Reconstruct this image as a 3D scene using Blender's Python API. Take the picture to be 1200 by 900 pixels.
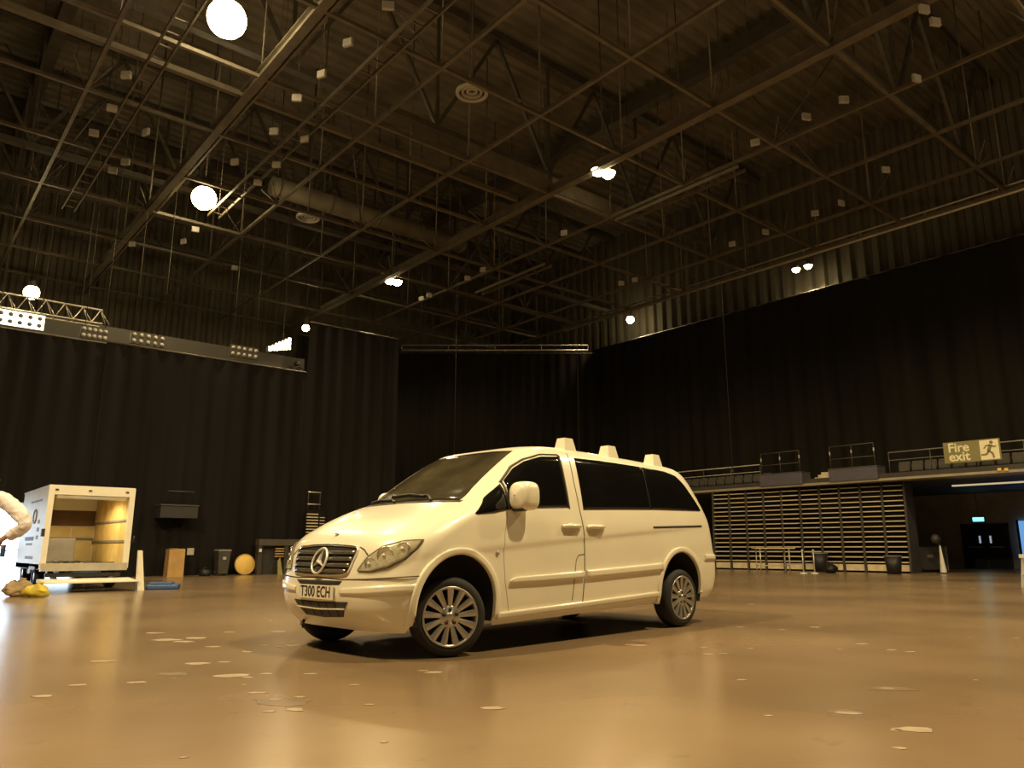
import bpy, bmesh, math, random
from mathutils import Matrix, Vector
random.seed(7)
for o in list(bpy.data.objects): bpy.data.objects.remove(o, do_unlink=True)
scene = bpy.context.scene
COL = scene.collection

# ------------------------------------------------------------------ camera, world, exposure
# World axes are the axes of the hall: X runs along the left back curtain, Y along the seating side.
FPX, HORIZON, CAMH, TURN = 885.0, 642.0, 0.83, math.radians(40.0)
pitch = math.atan((HORIZON - 450) / FPX)
v_fh = Vector((math.sin(TURN), math.cos(TURN), 0)); v_rt = Vector((math.cos(TURN), -math.sin(TURN), 0)); v_up = Vector((0, 0, 1))
v_f = v_fh * math.cos(pitch) + v_up * math.sin(pitch)
v_u = -v_fh * math.sin(pitch) + v_up * math.cos(pitch)
cd = bpy.data.cameras.new('camera'); cam = bpy.data.objects.new('camera', cd); COL.objects.link(cam)
cd.sensor_width = 36; cd.lens = FPX / 1200 * 36; cd.clip_end = 300
m = Matrix((v_rt, v_u, -v_f)).transposed().to_4x4(); m.translation = Vector((0, 0, CAMH)); cam.matrix_world = m
scene.camera = cam
w = bpy.data.worlds.new('world'); scene.world = w; w.use_nodes = True
w.node_tree.nodes['Background'].inputs[0].default_value = (0.9, 0.75, 0.55, 1)
w.node_tree.nodes['Background'].inputs[1].default_value = 0.0
vs = scene.view_settings; vs.view_transform = 'Standard'; vs.look = 'None'; vs.gamma = 1; vs.use_curve_mapping = False
vs.exposure = 0.55
LAMP_COL = (1.0, 0.76, 0.395)
LAMP_W = 1700.0

# ------------------------------------------------------------------ materials
MATS = {}
def mat(name, col, rough=0.6, metal=0.0, spec=0.5, var=0.0, scale=8.0, bump=0.0, emit=None, estr=0.0, coat=0.0, col2=None, stretch=None, alpha=None):
    if name in MATS: return MATS[name]
    M = bpy.data.materials.new(name); M.use_nodes = True; nt = M.node_tree; b = nt.nodes['Principled BSDF']
    c = (col[0], col[1], col[2], 1)
    b.inputs['Base Color'].default_value = c; b.inputs['Roughness'].default_value = rough; b.inputs['Metallic'].default_value = metal
    b.inputs['Specular IOR Level'].default_value = spec
    if coat: b.inputs['Coat Weight'].default_value = coat; b.inputs['Coat Roughness'].default_value = 0.08
    if emit: b.inputs['Emission Color'].default_value = (*emit, 1); b.inputs['Emission Strength'].default_value = estr
    if var or bump:
        tc = nt.nodes.new('ShaderNodeTexCoord'); mp = nt.nodes.new('ShaderNodeMapping'); nz = nt.nodes.new('ShaderNodeTexNoise')
        nt.links.new(tc.outputs['Object'], mp.inputs[0]); nt.links.new(mp.outputs[0], nz.inputs['Vector'])
        if stretch: mp.inputs['Scale'].default_value = stretch
        nz.inputs['Scale'].default_value = scale; nz.inputs['Detail'].default_value = 4
        if var:
            r = nt.nodes.new('ShaderNodeValToRGB')
            d = col2 or tuple(x * (1 - var) for x in col)
            r.color_ramp.elements[0].position = 0.35; r.color_ramp.elements[1].position = 0.68
            r.color_ramp.elements[0].color = (*d, 1); r.color_ramp.elements[1].color = c
            nt.links.new(nz.outputs['Fac'], r.inputs[0]); nt.links.new(r.outputs[0], b.inputs['Base Color'])
        if bump:
            bp = nt.nodes.new('ShaderNodeBump'); bp.inputs['Strength'].default_value = bump; bp.inputs['Distance'].default_value = 0.02
            nt.links.new(nz.outputs['Fac'], bp.inputs['Height']); nt.links.new(bp.outputs[0], b.inputs['Normal'])
    if alpha is not None:
        out = nt.nodes['Material Output']; tr = nt.nodes.new('ShaderNodeBsdfTransparent'); mx = nt.nodes.new('ShaderNodeMixShader')
        tr.inputs[0].default_value = (0.95, 0.95, 0.92, 1); mx.inputs[0].default_value = alpha
        nt.links.new(tr.outputs[0], mx.inputs[1]); nt.links.new(b.outputs[0], mx.inputs[2]); nt.links.new(mx.outputs[0], out.inputs[0])
    MATS[name] = M; return M

def floor_mat():
    M = bpy.data.materials.new('sealed_concrete'); M.use_nodes = True; nt = M.node_tree; b = nt.nodes['Principled BSDF']; N = nt.nodes.new; L = nt.links.new
    tc = N('ShaderNodeTexCoord')
    n1 = N('ShaderNodeTexNoise'); n1.inputs['Scale'].default_value = 0.35; n1.inputs['Detail'].default_value = 6; L(tc.outputs['Object'], n1.inputs['Vector'])
    r1 = N('ShaderNodeValToRGB'); r1.color_ramp.elements[0].position = 0.38; r1.color_ramp.elements[1].position = 0.62
    r1.color_ramp.elements[0].color = (0.20, 0.137, 0.080, 1); r1.color_ramp.elements[1].color = (0.27, 0.188, 0.112, 1); L(n1.outputs['Fac'], r1.inputs[0])
    n2 = N('ShaderNodeTexNoise'); n2.inputs['Scale'].default_value = 3.5; n2.inputs['Detail'].default_value = 8; n2.inputs['Roughness'].default_value = 0.65; L(tc.outputs['Object'], n2.inputs['Vector'])
    r2 = N('ShaderNodeValToRGB'); r2.color_ramp.elements[0].position = 0.62; r2.color_ramp.elements[1].position = 0.72
    r2.color_ramp.elements[0].color = (0, 0, 0, 1); r2.color_ramp.elements[1].color = (0.35, 0.35, 0.35, 1); L(n2.outputs['Fac'], r2.inputs[0])
    mx = N('ShaderNodeMixRGB'); mx.inputs[2].default_value = (0.13, 0.088, 0.054, 1); L(r2.outputs[0], mx.inputs[0]); L(r1.outputs[0], mx.inputs[1])
    # small pale flecks of worn paint
    v = N('ShaderNodeTexVoronoi'); v.inputs['Scale'].default_value = 2.6; L(tc.outputs['Object'], v.inputs['Vector'])
    r3 = N('ShaderNodeValToRGB'); r3.color_ramp.elements[0].position = 0.035; r3.color_ramp.elements[1].position = 0.05
    r3.color_ramp.elements[0].color = (1, 1, 1, 1); r3.color_ramp.elements[1].color = (0, 0, 0, 1); L(v.outputs['Distance'], r3.inputs[0])
    n4 = N('ShaderNodeTexNoise'); n4.inputs['Scale'].default_value = 0.6; L(tc.outputs['Object'], n4.inputs['Vector'])
    r4 = N('ShaderNodeValToRGB'); r4.color_ramp.elements[0].position = 0.5; r4.color_ramp.elements[1].position = 0.56; L(n4.outputs['Fac'], r4.inputs[0])
    mu = N('ShaderNodeMath'); mu.operation = 'MULTIPLY'; L(r3.outputs[0], mu.inputs[0]); L(r4.outputs[0], mu.inputs[1])
    mx2 = N('ShaderNodeMixRGB'); mx2.inputs[2].default_value = (0.48, 0.39, 0.29, 1); L(mu.outputs[0], mx2.inputs[0]); L(mx.outputs[0], mx2.inputs[1])
    L(mx2.outputs[0], b.inputs['Base Color'])
    r5 = N('ShaderNodeMapRange'); r5.inputs[3].default_value = 0.17; r5.inputs[4].default_value = 0.32; L(n1.outputs['Fac'], r5.inputs[0]); L(r5.outputs[0], b.inputs['Roughness'])
    b.inputs['Specular IOR Level'].default_value = 0.5
    bp = N('ShaderNodeBump'); bp.inputs['Strength'].default_value = 0.012; bp.inputs['Distance'].default_value = 0.02; L(n2.outputs['Fac'], bp.inputs['Height']); L(bp.outputs[0], b.inputs['Normal'])
    return M

M_floor = floor_mat()
M_deck = mat('roof_deck_metal', (0.22, 0.185, 0.13), 0.7, 0.0, var=0.5, scale=0.5)
M_steel = mat('grid_steel', (0.22, 0.185, 0.135), 0.5, 0.3, var=0.3, scale=3)
M_steel_d = mat('dark_steel', (0.12, 0.10, 0.075), 0.5, 0.3, var=0.3, scale=3)
M_cladding = mat('wall_cladding', (0.18, 0.15, 0.10), 0.6, var=0.3, scale=1.5)
M_wall_d = mat('dark_wall_paint', (0.05, 0.043, 0.035), 0.7, var=0.3, scale=2)
M_black = mat('black_drape', (0.016, 0.0135, 0.010), 0.9, spec=0.15, var=0.35, scale=1.2, stretch=(1, 1, 0.15))
M_black2 = mat('charcoal_drape', (0.014, 0.012, 0.0115), 0.9, spec=0.15, var=0.35, scale=1.2, stretch=(1, 1, 0.15))
M_drape_g = mat('grey_drape', (0.13, 0.11, 0.075), 0.8, var=0.3, scale=1.0)
M_white = mat('matt_white', (0.75, 0.72, 0.66), 0.5, var=0.1, scale=5)
M_pale = mat('pale_grey_plastic', (0.48, 0.45, 0.39), 0.5, var=0.1, scale=9)
M_dark = mat('dark_plastic', (0.03, 0.027, 0.025), 0.5, var=0.2, scale=6)
M_rubber = mat('rubber', (0.022, 0.02, 0.018), 0.75, var=0.3, scale=20, bump=0.1)
M_emblem = mat('emblem_silver', (0.85, 0.82, 0.75), 0.35, 0.35, var=0.05, scale=9)
M_chrome = mat('chrome', (0.85, 0.83, 0.78), 0.25, 1.0, var=0.1, scale=5)
M_alloy = mat('alloy', (0.62, 0.60, 0.56), 0.32, 0.85, var=0.12, scale=9)
M_paint = mat('white_van_paint', (0.86, 0.81, 0.66), 0.32, spec=0.5, coat=0.6, var=0.07, scale=1.6)
M_glass = mat('dark_tinted_glass', (0.006, 0.006, 0.006), 0.05, spec=0.5, var=0.2, scale=3)
M_screen = mat('windscreen_glass', (0.082, 0.068, 0.038), 0.07, spec=0.8, coat=0.8, var=0.55, scale=2.2)
M_seam = mat('shut_line', (0.09, 0.075, 0.05), 0.8, var=0.2, scale=9)
M_lens = mat('headlamp_lens', (0.55, 0.5, 0.4), 0.06, spec=0.8, var=0.1, scale=5, alpha=0.18)
M_reflector = mat('headlamp_reflector', (0.72, 0.66, 0.50), 0.25, 0.25, var=0.35, scale=26)
M_plate = mat('plate_white', (0.74, 0.68, 0.55), 0.4, var=0.06, scale=9)
M_ink = mat('plate_black', (0.02, 0.017, 0.014), 0.6, var=0.2, scale=9)
M_box = mat('truck_panel', (0.80, 0.76, 0.64), 0.45, var=0.1, scale=2)
M_ply = mat('truck_inner_panel', (0.72, 0.55, 0.22), 0.55, var=0.25, scale=2.5)
M_alu = mat('aluminium', (0.62, 0.58, 0.48), 0.35, 0.5, var=0.15, scale=5)
M_grey = mat('grey_board', (0.22, 0.21, 0.20), 0.7, var=0.2, scale=4)
M_card = mat('cardboard', (0.55, 0.34, 0.13), 0.8, var=0.2, scale=4)
M_yellow = mat('varnished_plywood', (0.85, 0.56, 0.14), 0.5, var=0.15, scale=3)
M_blue = mat('blue_vinyl', (0.05, 0.11, 0.30), 0.5, var=0.2, scale=6)
M_purple = mat('muted_violet_board', (0.085, 0.075, 0.105), 0.6, var=0.15, scale=3)
M_slat = mat('tan_seat_edge', (0.70, 0.58, 0.38), 0.5, var=0.25, scale=5)
M_seat = mat('grey_seat_plastic', (0.09, 0.08, 0.065), 0.5, var=0.2, scale=7)
M_bin = mat('black_bin_plastic', (0.014, 0.014, 0.014), 0.5, var=0.2, scale=5)
M_conc = mat('balcony_concrete', (0.075, 0.065, 0.05), 0.7, var=0.2, scale=2)
M_sign = mat('sign_green', (0.23, 0.20, 0.08), 0.5, var=0.08, scale=4)
M_signw = mat('sign_cream', (0.80, 0.74, 0.50), 0.5, var=0.05, scale=4)
M_exit = mat('lit_exit_panel', (0.1, 0.6, 0.6), 0.4, emit=(0.15, 0.9, 0.95), estr=2.0)
M_bulb = mat('lamp_glow', (1, 0.9, 0.6), 0.4, emit=(1.0, 0.80, 0.42), estr=30.0)
M_bulb2 = mat('lamp_glow_soft', (1, 0.9, 0.6), 0.4, emit=(1.0, 0.84, 0.50), estr=7.0)
M_day = mat('daylight_beyond', (0.8, 0.9, 1), 0.9, emit=(0.66, 0.84, 1.0), estr=4.5)
M_skin = mat('skin', (0.55, 0.36, 0.26), 0.55, var=0.1, scale=12)
M_shirt = mat('pale_shirt', (0.84, 0.78, 0.82), 0.8, var=0.22, scale=9, bump=0.9)
M_trouser = mat('dark_trousers', (0.03, 0.03, 0.04), 0.85, var=0.2, scale=6, bump=0.2)
M_hair = mat('brown_hair', (0.05, 0.03, 0.02), 0.7, var=0.3, scale=30, bump=0.3)
M_bag = mat('tan_canvas', (0.42, 0.30, 0.16), 0.85, var=0.35, scale=6, bump=0.4)
M_bagy = mat('yellow_sack', (0.75, 0.60, 0.08), 0.7, var=0.35, scale=7, bump=0.4)
M_scuff = mat('worn_pale_paint', (0.40, 0.32, 0.22), 0.55, var=0.35, scale=9)
M_scuffd = mat('dark_floor_stain', (0.19, 0.13, 0.077), 0.45, var=0.35, scale=5)

# ------------------------------------------------------------------ mesh helpers
class MB:
    def __init__(s): s.v = []; s.f = []; s.smooth = []
    def add(s, vs, fs, sm=False):
        n = len(s.v); s.v += [tuple(v) for v in vs]; s.f += [tuple(i + n for i in f) for f in fs]; s.smooth += [sm] * len(fs); return s
    def box(s, x0, x1, y0, y1, z0, z1, tz=0.0, tx=0.0):
        # tx / tz : inset of the top on x and y
        v = [(x0, y0, z0), (x1, y0, z0), (x1, y1, z0), (x0, y1, z0), (x0 + tx, y0 + tz, z1), (x1 - tx, y0 + tz, z1), (x1 - tx, y1 - tz, z1), (x0 + tx, y1 - tz, z1)]
        return s.add(v, [(3, 2, 1, 0), (4, 5, 6, 7), (0, 1, 5, 4), (1, 2, 6, 5), (2, 3, 7, 6), (3, 0, 4, 7)])
    def rbox(s, x0, x1, y0, y1, z0, z1, b=0.02, seg=2, sm=True):
        bm = bmesh.new(); bmesh.ops.create_cube(bm, size=1)
        for v in bm.verts: v.co = Vector(((x0 + x1) / 2 + v.co.x * (x1 - x0), (y0 + y1) / 2 + v.co.y * (y1 - y0), (z0 + z1) / 2 + v.co.z * (z1 - z0)))
        bmesh.ops.bevel(bm, geom=bm.edges[:], offset=b, segments=seg, profile=0.5, affect='EDGES')
        bm.verts.ensure_lookup_table(); s.add([v.co[:] for v in bm.verts], [[v.index for v in f.verts] for f in bm.faces], False); bm.free(); return s
    def bar(s, a, b, wd, ht, up=(0, 0, 1)):
        a = Vector(a); b = Vector(b); d = (b - a).normalized(); up = Vector(up)
        if abs(d.dot(up)) > 0.95: up = Vector((1, 0, 0))
        x = d.cross(up).normalized() * wd / 2; y = x.cross(d).normalized() * ht / 2
        v = [a - x - y, a + x - y, a + x + y, a - x + y, b - x - y, b + x - y, b + x + y, b - x + y]
        return s.add([q[:] for q in v], [(0, 1, 2, 3), (7, 6, 5, 4), (0, 4, 5, 1), (1, 5, 6, 2), (2, 6, 7, 3), (3, 7, 4, 0)])
    def tube(s, pts, r, seg=8, cap=True, sm=True):
        pts = [Vector(p) for p in pts]; rs = r if isinstance(r, (list, tuple)) else [r] * len(pts); rings = []
        for i, p in enumerate(pts):
            d = ((pts[min(i + 1, len(pts) - 1)] - pts[max(i - 1, 0)])).normalized()
            up = Vector((0, 0, 1)) if abs(d.z) < 0.9 else Vector((1, 0, 0))
            x = d.cross(up).normalized(); y = x.cross(d)
            rings.append([(p + (x * math.cos(t) + y * math.sin(t)) * rs[i])[:] for t in [2 * math.pi * k / seg for k in range(seg)]])
        v = [q for r_ in rings for q in r_]; f = []
        for i in range(len(rings) - 1):
            for k in range(seg): a = i * seg + k; b = i * seg + (k + 1) % seg; f.append((a, b, b + seg, a + seg))
        s.add(v, f, sm)
        if cap:
            n = len(s.v) - len(v)
            s.f += [tuple(n + k for k in reversed(range(seg))), tuple(n + (len(rings) - 1) * seg + k for k in range(seg))]; s.smooth += [False, False]
        return s
    def lathe(s, prof, c=(0, 0, 0), seg=24, axis='z', sm=True):
        # prof: (r, h) pairs; axis z or y
        v = []; f = []
        for r, hh in prof:
            for k in range(seg):
                t = 2 * math.pi * k / seg; a, b = r * math.cos(t), r * math.sin(t)
                v.append((c[0] + a, c[1] + b, c[2] + hh) if axis == 'z' else (c[0] + a, c[1] + hh, c[2] + b))
        for i in range(len(prof) - 1):
            for k in range(seg): q = i * seg + k; w_ = i * seg + (k + 1) % seg; f.append((q, w_, w_ + seg, q + seg))
        return s.add(v, f, sm)
    def disc(s, c, r, seg=20, axis='z', t=0.01):
        return s.lathe([(0.0001, 0), (r, 0), (r, t), (0.0001, t)], c, seg, axis, False)
    def prism(s, poly, z0, z1):
        n = len(poly); v = [(x, y, z0) for x, y in poly] + [(x, y, z1) for x, y in poly]
        return s.add(v, [tuple(reversed(range(n))), tuple(range(n, 2 * n))] + [(i, (i + 1) % n, n + (i + 1) % n, n + i) for i in range(n)])
    def prism_y(s, poly, y0, y1):
        n = len(poly); v = [(x, y0, z) for x, z in poly] + [(x, y1, z) for x, z in poly]
        return s.add(v, [tuple(range(n)), tuple(reversed(range(n, 2 * n)))] + [(i, n + i, n + (i + 1) % n, (i + 1) % n) for i in range(n)])
    def grid(s, P, sm=True, flip=False):
        nu, nv = len(P), len(P[0]); v = [q for row in P for q in row]; f = []
        for i in range(nu - 1):
            for k in range(nv - 1):
                q = (i * nv + k, i * nv + k + 1, (i + 1) * nv + k + 1, (i + 1) * nv + k); f.append(q[::-1] if flip else q)
        return s.add(v, f, sm)
    def mesh(s, name):
        me = bpy.data.meshes.new(name); me.from_pydata(s.v, [], s.f); me.polygons.foreach_set('use_smooth', s.smooth); me.update(); return me
    def fix(s, me):
        bm = bmesh.new(); bm.from_mesh(me); bmesh.ops.remove_doubles(bm, verts=bm.verts, dist=1e-5); bmesh.ops.recalc_face_normals(bm, faces=bm.faces); bm.to_mesh(me); bm.free()
    def build(s, name, material, parent=None, fix=True):
        me = s.mesh(name)
        if fix: s.fix(me)
        return link(name, me, material, parent)
def link(name, me, material=None, parent=None):
    o = bpy.data.objects.new(name, me); COL.objects.link(o)
    if material and not me.materials: me.materials.append(material)
    if parent: o.parent = parent
    return o
def tag(o, label, cat, group=None):
    o['label'] = label; o['category'] = cat
    if group: o['group'] = group
    return o
def thing(name, label, cat, loc=(0, 0, 0), rz=0.0, group=None):
    o = bpy.data.objects.new(name, None); COL.objects.link(o); o.empty_display_size = 0.2
    o.location = loc; o.rotation_euler = (0, 0, rz); return tag(o, label, cat, group)
def struct(o): o['kind'] = 'structure'; return o
def copy_tree(o, parent=None):
    c = o.copy(); COL.objects.link(c); c.parent = parent
    for ch in o.children: copy_tree(ch, c)
    return c
def text_mesh(s, size, ext=0.002, bold=0.0, xs=1.0, ls=1.0):
    cu = bpy.data.curves.new('text', 'FONT'); cu.body = s; cu.size = size; cu.extrude = ext; cu.offset = bold; cu.align_x = 'CENTER'; cu.align_y = 'CENTER'; cu.space_line = ls; cu.resolution_u = 3
    o = bpy.data.objects.new('text', cu); COL.objects.link(o); bpy.context.view_layer.update()
    me = bpy.data.meshes.new_from_object(o.evaluated_get(bpy.context.evaluated_depsgraph_get())); bpy.data.objects.remove(o, do_unlink=True)
    me.transform(Matrix.Diagonal((xs, 1, 1, 1))); me.materials.clear(); return me
# pixel of the photograph -> point of the place, used to read positions off the floor and the walls
def _ray(px, py): return v_rt * ((px - 600) / FPX) + v_u * ((450 - py) / FPX) + v_f
def on_z(px, py, z=0.0): d = _ray(px, py); return Vector((0, 0, CAMH)) + d * ((z - CAMH) / d.z)
# ------------------------------------------------------------------ the hall
ZG = 11.83
XW0, XW1, YW0, YW1, ZR = -13.0, 36.3, -12.0, 37.0, 18.5
fl = struct(MB().box(XW0, XW1, YW0, YW1, -0.2, 0.0).build('floor', M_floor))
# flat scraps and worn paint marks on the floor
def blob(cx, cy, lx, ly, ang, material, name, n=11, z=0.0025):
    pts = []
    for k in range(n):
        t = 2 * math.pi * k / n; r = random.uniform(0.65, 1.1)
        a, b = lx * r * math.cos(t), ly * r * math.sin(t)
        pts.append((cx + a * math.cos(ang) - b * math.sin(ang), cy + a * math.sin(ang) + b * math.cos(ang)))
    MB().prism(pts, 0.0004, z).build(name, material, fl)
for px, py, wpx, dk in [(195,750,22,0),(215,752,14,0),(230,748,16,0),(250,758,10,0),(262,776,9,0),(273,792,22,0),(268,741,7,0),(327,740,10,0),(300,812,11,0),(322,820,9,0),(315,834,10,0),(345,832,14,0),(352,817,8,0),
        (312,790,9,0),(232,778,16,0),(205,790,20,1),(290,794,8,0),(290,764,6,0),(182,742,12,0),(160,800,12,0),(50,816,14,0),(433,826,7,0),(578,830,16,0),(509,788,12,0),(495,786,7,0),
        (744,756,15,0),(830,767,8,0),(826,759,6,0),(848,766,6,0),(993,836,16,0),(990,834,30,1),(1072,855,28,0),(1050,856,8,0),(1054,877,10,0),(1046,807,30,1),(1040,807,10,0),(870,797,7,0),(880,760,5,0),
        (1010,755,8,0),(1045,762,7,0),(1067,764,8,0),(985,761,5,0),(955,735,7,0),(917,738,5,0),(868,735,5,0),(880,708,5,0),(1192,748,4,0),(900,839,6,0),(1140,690,5,0),
        (345,757,10,0),(365,790,9,0),(330,758,6,0),(310,756,5,0),(120,775,14,0),(90,803,10,0),(415,803,7,0),(330,822,45,1),(450,870,6,0),(215,888,6,0)]:
    p = on_z(px, py); q = on_z(px + wpx, py); d = on_z(px, py + max(2.0, wpx * (0.22 if not dk else 0.35)))
    lx = (q - p).length; ly = (d - p).length
    blob(p.x, p.y, lx, min(ly, lx * 0.6), -TURN + random.uniform(-0.25, 0.25), M_scuffd if dk else M_scuff, 'floor_stain' if dk else 'paint_scuff', z=0.0012 if dk else 0.0025)

# roof deck and cladding are folded sheet
def corrugated(axis, a0, a1, period, depth, c0, c1, fixed):
    mb = MB(); n = int((a1 - a0) / period); pr = [(0, 0), (0.35, 0), (0.5, 1), (0.85, 1)]
    rows = [(a0 + (i + t) * period, d * depth) for i in range(n) for t, d in pr] + [(a0 + n * period, 0)]
    P = []
    for a, d in rows:
        if axis == 'deck': P.append([(c0, a, fixed - d), (c1, a, fixed - d)])
        elif axis == 'back': P.append([(a, fixed - d, c0), (a, fixed - d, c1)])
        else: P.append([(fixed - d, a, c0), (fixed - d, a, c1)])
    return mb.grid(P, sm=False)
ceil = struct(corrugated('deck', YW0, YW1, 0.5, 0.12, XW0, XW1, ZR).build('ceiling', M_deck, fix=False))
struct(corrugated('back', XW0, XW1, 0.55, 0.14, 0, ZR, YW1).build('wall_back', M_cladding, fix=False))
struct(MB().box(XW0 - 0.3, XW0, YW0, YW1, 0, ZR).build('wall_left', M_wall_d))
struct(MB().box(XW0, XW1, YW0 - 0.3, YW0, 0, ZR).build('wall_front', M_wall_d))
wr = struct(corrugated('side', YW0, YW1, 0.6, 0.18, 3.32, ZR, 31.0).build('wall_right', M_drape_g, fix=False))
ww = struct(MB().box(36.0, 36.3, YW0, YW1, 0, 3.3).build('wall_recess', mat('recess_wall_paint', (0.48, 0.40, 0.29), 0.7, var=0.3, scale=1.5)))

# suspended steel grid: beams both ways with rods up to the roof
XL = [-6.4, -3.4, -0.4, 2.65, 5.75, 8.85, 11.95, 15.1, 17.95, 20.8, 23.7, 26.1]
YL = [-2.6, 0.55, 3.7, 6.85, 10.0, 13.1, 16.2, 19.4, 22.5, 25.7, 29.0, 32.2, 35.4]
rod_me = MB().tube([(0, 0, 0), (0, 0, ZR - 0.12 - ZG)], 0.022, 6).mesh('hanger_rod')
strut_mes = []
for sx, sy in ((1, 1), (1, -1), (-1, 1), (-1, -1)):
    strut_mes.append(MB().tube([(0, 0, 0), (sx * 1.5, sy * 1.6, 3.2)], 0.022, 5).mesh('diagonal_strut'))
short_mes = [MB().tube([(0, 0, 0), (sx * 0.42, sy * 0.42, 0.55)], 0.02, 5).mesh('node_strut') for sx, sy in ((1, 1), (1, -1), (-1, 1), (-1, -1))]
beams = []
for x in XL:
    heavy = x in (5.75, 15.1)
    mb = MB()
    if heavy:
        mb.box(x - 0.10, x + 0.10, -8, 36.5, ZG - 0.10, ZG - 0.08); mb.box(x - 0.015, x + 0.015, -8, 36.5, ZG - 0.08, ZG + 0.16); mb.box(x - 0.10, x + 0.10, -8, 36.5, ZG + 0.16, ZG + 0.18)
        mb.box(x + 0.20, x + 0.26, -8, 36.5, ZG - 0.02, ZG + 0.05)
    else: mb.box(x - 0.045, x + 0.045, -8, 36.5, ZG - 0.045, ZG + 0.045)
    beams.append(mb.build('grid_beam', M_steel, ceil))
for y in YL:
    MB().box(-12.8, 26.1, y - 0.045, y + 0.045, ZG - 0.04, ZG + 0.05).build('cross_beam', M_steel, ceil)
MB().box(-12.8, 14.8, 17.33, 17.47, ZG + 0.06, ZG + 0.2).build('cross_beam', M_steel, ceil)
# deep beam under the lamp over the middle of the hall
MB().box(15.2, 17.95, 16.1, 16.3, ZG + 0.06, ZG + 0.55).build('deep_beam', M_steel, ceil)
MB().box(11.95, 15.0, 16.1, 16.3, ZG + 0.06, ZG + 0.55).build('deep_beam', M_steel, ceil)
for b, x in zip(beams, XL):
    for y in YL:
        if y < 3: continue
        if random.random() < 0.72:
            o = link('hanger_rod', rod_me, M_steel, b); o.location = (x, y, ZG)
        if random.random() < 0.30:
            o = link('diagonal_strut', random.choice(strut_mes), M_steel_d, b); o.location = (x, y, ZG)
        if random.random() < 0.35:
            for sm_ in short_mes:
                o = link('node_strut', sm_, M_steel, b); o.location = (x, y, ZG)
# deep roof trusses above the grid
for y in (8.0, 18.0, 27.4, 30.4, 33.4):
    mb = MB(); mb.box(-12.8, 30.5, y - 0.12, y + 0.12, 13.6, 13.8); mb.box(-12.8, 30.5, y - 0.14, y + 0.14, 18.0, 18.25)
    tr = mb.build('roof_truss', M_steel_d, ceil)
    k = 0
    for x in [i * 2.4 for i in range(-5, 12)]:
        z0, z1 = (13.8, 18.0) if k % 2 == 0 else (18.0, 13.8)
        MB().bar((x, y, z0), (x + 2.4, y, z1), 0.11, 0.11).build('truss_diagonal', M_steel_d, tr)
        if k % 2 == 0: MB().bar((x, y, 13.8), (x, y, 18.0), 0.09, 0.09).build('truss_post', M_steel_d, tr)
        k += 1
for x in (2.65, 20.8):
    mb = MB(); mb.box(x - 0.2, x + 0.2, -8, 36.5, 17.4, 18.0); mb.build('roof_girder', M_steel_d, ceil)

# round air duct crossing above the grid
du = thing('air_duct', 'long round grey air duct running above the ceiling grid at the back', 'duct', (0, 25.6, 14.0))
MB().tube([(9.8, 0, 0), (18.6, 0, 0)], 0.36, 18).build('duct_pipe', M_cladding, du)
for k in range(5):
    MB().tube([(10.0 + k * 2.1, 0, 0), (10.06 + k * 2.1, 0, 0)], 0.39, 18).build('duct_flange', M_cladding, du)
    MB().tube([(10.03 + k * 2.1, 0, 0.3), (10.03 + k * 2.1, 0, ZR - 14.15)], 0.02, 5).build('duct_hanger', M_steel_d, du)

# edge rail along the seating side and along the cut corner at the back
def rail2(name, label, a, b, zz):
    t = thing(name, label, 'rail', (0, 0, 0))
    for dz, r in ((0, 0.05), (0.28, 0.035)):
        MB().tube([(a[0], a[1], zz + dz), (b[0], b[1], zz + dz)], r, 8).build('rail_tube', M_alu, t)
    L = math.hypot(b[0] - a[0], b[1] - a[1]); n = int(L / 2.2)
    for k in range(n + 1):
        f = k / max(1, n); x, y = a[0] + (b[0] - a[0]) * f, a[1] + (b[1] - a[1]) * f
        MB().tube([(x, y, zz), (x, y, zz + 0.28)], 0.025, 6).build('rail_spacer', M_alu, t)
    return t
rail2('curtain_rail', 'long twin pipe curtain rail above the right-hand black curtain', (26.15, -4), (26.15, 27.0), ZG - 0.08)
rail2('curtain_rail', 'short level twin pipe rail above the corner curtain behind the van', (20.6, 33.7), (28.2, 27.3), 11.15)

# ------------------------------------------------------------------ curtains
def curtain(label, a, b, z0, z1, material, period=0.55, amp=0.09, rail=True):
    a = Vector((*a, 0)); b = Vector((*b, 0)); d = (b - a); L = d.length; d.normalize(); nrm = Vector((-d.y, d.x, 0))
    n = int(L / 0.11); P = []; ph = random.uniform(0, 6)
    for i in range(n + 1):
        s = L * i / n; q = a + d * s
        o1 = amp * math.sin(2 * math.pi * s / period + ph + 1.3 * math.sin(s * 0.9)) + amp * 0.5 * math.sin(2 * math.pi * s / (period * 2.7))
        row = []
        for k in range(4):
            f = k / 3; o = o1 * (1.0 - 0.55 * f)
            row.append((q.x + nrm.x * o, q.y + nrm.y * o, z0 + (z1 - z0) * f))
        P.append(row)
    t = thing('stage_curtain', label, 'curtain', (0, 0, 0))
    MB().grid(P).build('drape', material, t, fix=False)
    if rail: MB().tube([(a.x, a.y, z1 + 0.02), (b.x, b.y, z1 + 0.02)], 0.03, 6).build('curtain_track', M_steel_d, t)
    return t
curtain('wide charcoal curtain behind the box truck', (4.75, 24.5), (11.15, 24.5), 0.01, 6.84, M_black2)
curtain('charcoal curtain hanging left of the bright loading opening', (-12.6, 24.85), (-0.7, 24.85), 0.01, 2.6, M_black2, rail=False)
curtain('charcoal valance hanging above the bright loading opening at the left', (-12.6, 24.6), (4.85, 24.6), 2.05, 6.8, M_black2)
curtain('taller black curtain standing up behind the van bonnet', (11.1, 24.4), (14.75, 24.4), 0.01, 8.68, M_black2)
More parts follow.
